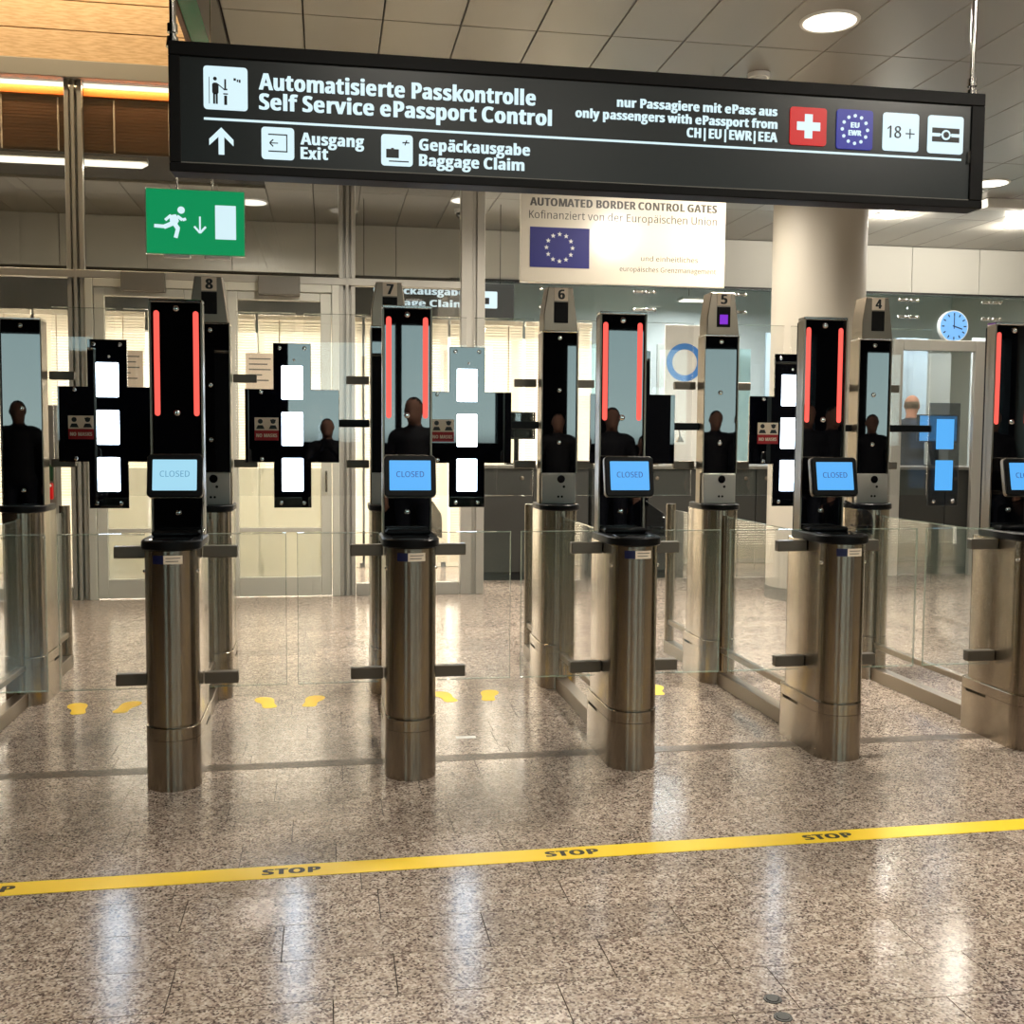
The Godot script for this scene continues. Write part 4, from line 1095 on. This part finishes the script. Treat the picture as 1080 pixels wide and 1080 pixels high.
# ------------------------------------------------------------------ behind the gates
func behind() -> void:
	# steel column with an emergency button by the glass front
	var t := thing("door_column", "grey steel column with red emergency button beside the first door", "column", P(-2.42, 0, 10.1))
	var st := mb(); bx(st, Vector3(-0.09, 0, -0.08), Vector3(0.09, 1.78, 0.08), 0.008); obj("case", st, M.grey, t)
	bxobj("green_sign", Vector3(-0.05, 1.12, 0.08), Vector3(0.06, 1.26, 0.09), std(Color(0.02, 0.22, 0.09), 0.5), t, 0.002)
	bxobj("button_box", Vector3(-0.05, 0.96, 0.08), Vector3(0.06, 1.10, 0.12), glow(Color(0.8, 0.03, 0.02), 0.5, Color(0.5, 0.02, 0.02)), t, 0.006)
	st = mb(); for q in [[-0.03, 1.08], [0.04, 1.08], [0.005, 1.03]]: dome(st, Vector3(q[0], q[1], 0.12), 0.013, 0.008, 12)
	obj("button", st, M.white, t)
	# ceiling devices
	t = thing("smoke_detector", "small white smoke detector on the metal ceiling above the sign", "detector", P(3.02, CEIL, 7.47))
	st = mb(); tube(st, Vector3(0, -0.03, 0), Vector3(0, 0, 0), 0.075, 0.08, 24); obj("base", st, M.white, t)
	st = mb(); tube(st, Vector3(0, -0.075, 0), Vector3(0, -0.03, 0), 0.045, 0.06, 24); obj("head", st, M.white, t)
	t = thing("dome_camera", "dark dome camera on the ceiling behind the glass front", "camera", P(1.52, CEIL, 12.4))
	st = mb(); tube(st, Vector3(0, -0.04, 0), Vector3(0, 0, 0), 0.09, 0.10, 24); obj("base", st, M.white, t)
	st = mb(); dome(st, Vector3(0, -0.04, 0), 0.075, 0.08, 24, Vector3.DOWN); obj("dome", st, M.black_glass, t)
	t = thing("white_duct", "white cable duct under the ceiling at the right end of the hall", "duct", P(8.9, CEIL - 0.094, 10.75))
	st = mb(); bx(st, Vector3(-2.0, 0, -0.08), Vector3(2.0, 0.09, 0.08), 0.006); obj("channel", st, M.white, t)
	st = mb(); bx(st, Vector3(-2.0, -0.006, -0.07), Vector3(2.0, 0, 0.07)); obj("cover", st, M.white, t)

	# inspection booths: dark counters, glass above, things on the counters
	var spots := [[1.56, 2.78, "under the gate six housing"], [2.82, 4.04, "between gate six and gate five"], [4.08, 5.30, "behind the round column"], [5.30, 6.36, "right of the round column"], [6.40, 7.55, "below the clock"], [7.6, 8.8, "at the right end of the hall"]]
	for q in spots:
		var w: float = (q[1] - q[0]) / 2
		var o := thing("inspection_counter", "dark grey inspection booth counter " + q[2], "counter", P((q[0] + q[1]) / 2, 0, 11.42), "dark inspection counters")
		bxobj("base", Vector3(-w + 0.03, 0, -0.62), Vector3(w - 0.03, 0.09, -0.03), M.black_matt, o)
		bxobj("front_panel", Vector3(-w, 0.09, -0.03), Vector3(-0.005, 1.20, 0), M.dark_grey, o, 0.003)
		bxobj("front_panel", Vector3(0.005, 0.09, -0.03), Vector3(w, 1.20, 0), M.dark_grey, o, 0.003)
		bxobj("body", Vector3(-w, 0.09, -0.65), Vector3(w, 1.19, -0.03), M.dark_grey, o)
		bxobj("counter_top", Vector3(-w, 1.20, -0.70), Vector3(w, 1.235, 0.03), M.grey, o, 0.004)
		for sx in [-0.12, 0.12]:
			st = mb(); dome(st, Vector3(sx, 1.10, 0), 0.022, 0.016, 14); obj("cap", st, M.steel_flat, o)
	# framed glass door of the booth on the right
	t = thing("booth_screen", "grey framed glass booth screen below the pale blue clock", "screen", P(0, 0, 11.36))
	st = mb()
	bx(st, Vector3(6.24, 0, -0.03), Vector3(6.36, 2.66, 0.03), 0.004); bx(st, Vector3(7.24, 0, -0.03), Vector3(7.36, 2.66, 0.03), 0.004); bx(st, Vector3(6.36, 2.54, -0.03), Vector3(7.24, 2.66, 0.03), 0.004)
	obj("frame", st, M.alu, t)
	bxobj("pane", Vector3(6.36, 1.24, -0.006), Vector3(7.24, 2.54, 0.006), M.wall_glass, t)
	# tall frameless glass with spider clips under the header
	var gx := [1.55, 2.75, 3.95, 5.15, 6.35, 7.55, 8.75, 9.95]
	var places := ["beside the corner post", "above gate six", "above gate five", "behind the round column", "right of the round column", "behind the clock", "behind the last terminal"]
	for i in 7:
		var o := thing("glass_partition", "tall frameless glass partition with clips under the header, " + places[i], "glass wall", P((gx[i] + gx[i + 1]) / 2, 0, 13.4), "frameless glass panels")
		bxobj("pane", Vector3(-0.594, 1.2, -0.006), Vector3(0.594, 3.46, 0.006), M.glass, o)
		bxobj("parapet", Vector3(-0.6, 0, -0.05), Vector3(0.6, 1.2, 0.05), M.grey, o, 0.004)
		for sx in [-0.52, 0.52]:
			for y in [3.38, 3.16]:
				st = mb(); bx(st, Vector3(sx - 0.06, y - 0.018, 0.006), Vector3(sx + 0.06, y + 0.018, 0.035), 0.006); dome(st, Vector3(sx - 0.05, y, 0.035), 0.025, 0.02, 12); dome(st, Vector3(sx + 0.05, y, 0.035), 0.025, 0.02, 12)
				obj("clip", st, M.chrome, o)
	# pale partition panels and curtains in the bright room beyond
	for i in 14:
		var x := 3.3 + i * 0.55
		var o := thing("partition_panel", "pale upright partition panel in the bright room beyond the tall glass", "panel", P(x, 0, 15.2 + 0.25 * (i % 3)), "pale upright partition panels")
		var m: Material = [M.white, std(Color(0.70, 0.80, 0.78), 0.5), std(Color(0.80, 0.86, 0.90), 0.5), M.header][i % 4]
		bxobj("board", Vector3(-0.26, 0.1, -0.02), Vector3(0.26, 3.1 - 0.2 * (i % 2), 0.02), m, o, 0.004)
		bxobj("foot", Vector3(-0.26, 0, -0.15), Vector3(0.26, 0.1, 0.15), M.grey, o, 0.004)
	for q in [[4.5, 14.3], [7.2, 14.3], [9.4, 14.3], [6.0, 16.8]]:
		room_lamp(q[0], q[1], 3.75, Color(0.92, 0.98, 1.0), 7.0, "unseen flat lamp added to brighten the room beyond the tall glass panels")
	# blue ring emblem on a white board
	t = thing("ring_board", "white board with a pale blue ring between gate six and gate five", "sign", P(4.02, 0, 12.2))
	bxobj("board", Vector3(-0.16, 0.06, -0.02), Vector3(0.42, 2.85, 0), M.white, t, 0.004)
	st = mb()
	for k in 40:
		var a := TAU * k / 40; var b := TAU * (k + 1) / 40
		var c := Vector3(0.08, 2.42, 0.003)
		var va := Vector3(cos(a), sin(a), 0); var vb := Vector3(cos(b), sin(b), 0)
		quad(st, c + va * 0.15, c + vb * 0.15, c + vb * 0.22, c + va * 0.22, Vector3(0, 0, 1))
	obj("ring", st, std(Color(0.25, 0.52, 0.85), 0.5), t)
	bxobj("foot", Vector3(-0.16, 0, -0.15), Vector3(0.42, 0.06, 0.04), M.grey, t)
	# office chairs behind the counters
	for q in [[3.24, "beige office chair behind the counter between gate six and gate five"]]:
		var o := thing("office_chair", q[1], "chair", P(q[0], 0, 12.6), "office chairs behind the counters")
		st = mb(); ext(st, rrect(-0.24, 1.22, 0.24, 1.88, 0.10, 5), -0.05, 0.04, 2, 0.02); obj("backrest", st, M.cream, o)
		st = mb(); bx(st, Vector3(-0.24, 1.02, -0.02), Vector3(0.24, 1.12, 0.46), 0.03); obj("seat", st, M.cream, o)
		st = mb(); tube(st, Vector3(0, 0.1, 0.2), Vector3(0, 1.02, 0.2), 0.03, 0.03, 12); obj("column", st, M.black, o)
		bxobj("back_bracket", Vector3(-0.03, 1.06, -0.09), Vector3(0.03, 1.4, -0.04), M.black, o)
		for k in 5:
			st = mb(); tube(st, Vector3(0, 0.1, 0.2), Vector3(cos(TAU * k / 5) * 0.3, 0.03, 0.2 + sin(TAU * k / 5) * 0.3), 0.025, 0.02, 8); obj("leg", st, M.black, o)
	# monitors
	var mon := [[2.06, 1.235, 11.85, 0.42, 0.30, "dark", "dark monitor seen from behind on the counter under the gate six housing"], [7.02, 1.235, 11.7, 0.50, 0.32, "blue", "monitor with a blue picture behind the booth screen"]]
	for q in mon:
		var o := thing("monitor", q[6], "monitor", P(q[0], q[1], q[2]))
		bxobj("foot", Vector3(-0.12, 0, -0.08), Vector3(0.12, 0.015, 0.08), M.black, o, 0.003)
		bxobj("stand", Vector3(-0.025, 0.015, -0.02), Vector3(0.025, 0.30, 0.01), M.black, o, 0.003)
		bxobj("shell", Vector3(-q[3] / 2, 0.28, -0.03), Vector3(q[3] / 2, 0.28 + q[4], 0.02), M.black_matt, o, 0.006)
		bxobj("picture", Vector3(-q[3] / 2 + 0.015, 0.295, 0.02), Vector3(q[3] / 2 - 0.015, 0.265 + q[4], 0.0215), M.black_glass if q[5] == "dark" else M.screen_blue, o)
	t = thing("desk_lamp", "thin curved desk lamp on the counter beside the ring board", "lamp", P(3.62, 1.235, 11.85))
	st = mb(); tube(st, Vector3(0, 0, 0), Vector3(0, 0.02, 0), 0.08, 0.07, 20); obj("foot", st, M.steel_flat, t)
	st = mb()
	var prev := Vector3(0, 0.02, 0)
	for k in range(1, 11):
		var a := PI * k / 10.0
		var p := Vector3(0.16 - 0.16 * cos(a), 0.34 + 0.16 * sin(a) - (0.0 if k < 10 else 0.02), 0)
		if k == 1: tube(st, prev, Vector3(0, 0.34, 0), 0.01, 0.01, 8); prev = Vector3(0, 0.34, 0)
		tube(st, prev, p, 0.01, 0.01, 8); prev = p
	obj("arm", st, M.steel_flat, t)
	st = mb(); tube(st, prev, prev + Vector3(0, -0.06, 0), 0.02, 0.05, 16); obj("shade", st, M.steel_flat, t)

# ------------------------------------------------------------------ people
func bones(arms: String) -> Array:
	# standing figure 1.75 m, facing -z (d forwards); head, neck, trunk, limbs
	var b := [[Vector3(0, 1.655, -0.01), Vector3(0, 1.60, -0.015), 0.088, 0.072, Vector3(0.92, 1.12, 1.08)],
		[Vector3(0, 1.585, 0.0), Vector3(0, 1.56, -0.075), 0.05, 0.035], [Vector3(0, 1.628, -0.088), Vector3(0, 1.605, -0.102), 0.010, 0.014],
		[Vector3(-0.083, 1.635, 0), Vector3(-0.083, 1.61, 0), 0.014, 0.010], [Vector3(0.083, 1.635, 0), Vector3(0.083, 1.61, 0), 0.014, 0.010],
		[Vector3(0, 1.56, 0.01), Vector3(0, 1.44, 0.02), 0.055, 0.065], [Vector3(-0.13, 1.40, 0.02), Vector3(0.13, 1.40, 0.02), 0.085, 0.085],
		[Vector3(0, 1.36, 0.01), Vector3(0, 1.12, 0.0), 0.115, 0.105, Vector3(1.35, 1, 1)], [Vector3(0, 1.12, 0.0), Vector3(0, 0.92, 0.0), 0.105, 0.115, Vector3(1.35, 1, 1)]]
	for s in [-1.0, 1.0]:
		b.append([Vector3(s * 0.095, 0.90, 0), Vector3(s * 0.10, 0.50, -0.01), 0.085, 0.058]); b.append([Vector3(s * 0.10, 0.50, -0.01), Vector3(s * 0.105, 0.10, 0.02), 0.058, 0.042])
		b.append([Vector3(s * 0.105, 0.05, 0.04), Vector3(s * 0.12, 0.035, -0.15), 0.045, 0.034])
		var sh := Vector3(s * 0.19, 1.40, 0.02)
		var el := Vector3(s * 0.25, 1.13, 0.04)
		var wr := Vector3(s * 0.26, 0.90, -0.02)
		var fw := Vector3(0, -1, -0.1)
		if arms == "phone":
			el = Vector3(s * 0.25, 1.17, -0.10); wr = Vector3(s * 0.07, 1.36, -0.22); fw = Vector3(-s * 0.35, 0.85, -0.2).normalized()
		b.append([sh, el, 0.052, 0.042]); b.append([el, wr, 0.042, 0.028])
		b.append([wr, wr + fw * 0.08, 0.028, 0.034, Vector3(1, 1, 0.8)])
		var side := fw.cross(Vector3(0, 0, 1)).normalized()
		for k in 4:
			var root := wr + fw * 0.085 + side * (k - 1.5) * 0.019
			b.append([root, root + fw * [0.055, 0.075, 0.08, 0.07][k] * 0.55, 0.0095, 0.009]); b.append([root + fw * [0.055, 0.075, 0.08, 0.07][k] * 0.55, root + fw * [0.055, 0.075, 0.08, 0.07][k] + Vector3(0, 0, -0.012), 0.009, 0.0075])
		b.append([wr + fw * 0.03 + side * -s * 0.02, wr + fw * 0.085 + side * -s * 0.05, 0.012, 0.009])
	return b

func paint(v: Vector3, coat: Color, hair: Color, legs: Color, bald := false) -> Color:
	if v.y > 1.50:
		var hairline := v.y > 1.665 - v.z * 0.9
		if bald: hairline = v.y < 1.68 and v.y > 1.60 and v.z > 0.02
		return hair if hairline else Color(0.50, 0.26, 0.18)
	if absf(v.x) > 0.21 and v.y < 0.90 and v.y > 0.65: return Color(0.50, 0.26, 0.18)
	if v.y < 0.09: return Color(0.02, 0.02, 0.02)
	return coat if v.y > 0.88 else legs

func people() -> void:
	# clerk behind the booth screen, on the raised booth floor
	var plat := bxobj("booth_floor", P(5.9, 0, 12.14), P(8.4, 0.16, 13.2), M.dark_grey, self, 0.005)
	tag(plat, "low dark platform behind the counter below the clock", "platform")
	var me := figure(bones("down"), 0.02, func(v): return paint(v, Color(0.015, 0.02, 0.04), Color(0.16, 0.12, 0.09), Color(0.02, 0.02, 0.03), true), 0.02)
	var c := thing("person", "person in a dark jacket with receding hair behind the booth screen", "person", P(7.06, 0.16, 12.35))
	c.rotation.y = -0.7; c.scale = Vector3.ONE * 1.1
	obj("body", me, M.skin_paint, c)
	# people in the queue behind the camera, seen only as reflections in the black glass
	var q1 := figure(bones("down"), 0.026, func(v): return paint(v, Color(0.02, 0.02, 0.025), Color(0.015, 0.012, 0.01), Color(0.02, 0.025, 0.04)), 0.03)
	var q2 := figure(bones("phone"), 0.026, func(v): return paint(v, Color(0.012, 0.012, 0.016), Color(0.02, 0.014, 0.01), Color(0.02, 0.02, 0.025)), 0.03)
	var p := thing("person", "person in a black jacket holding a phone up, reflected in the black glass", "person", P(0.0, 0, -0.42))
	obj("body", q2, M.skin_paint, p)
	var crowd := [[0.82, -0.35, 1.09, "tall, in a dark coat, standing beside the photographer"], [3.1, -1.6, 1.07, "in a dark coat, waiting beside a child, reflected beside gate six"], [3.56, -1.9, 0.90, "of a child's height in a dark coat, waiting beside an adult"],
		[5.2, -1.2, 1.1, "in a dark coat, waiting, reflected in the glass of gate five"], [5.75, -1.7, 1.1, "in a dark coat at the back of a pair reflected in gate five"], [-3.56, -0.6, 1.1, "in a dark coat, waiting apart beside the tall space"], [7.64, -1.5, 1.09, "in a dark coat, waiting alone, reflected in the glass of gate four"]]
	for k in crowd:
		var o := thing("person", "person " + k[3], "person", P(k[0], 0, k[1]), "people waiting behind the camera")
		o.scale = Vector3.ONE * k[2]; o.rotation.y = rng.randf_range(-0.5, 0.5)
		obj("body", q1, M.skin_paint, o)
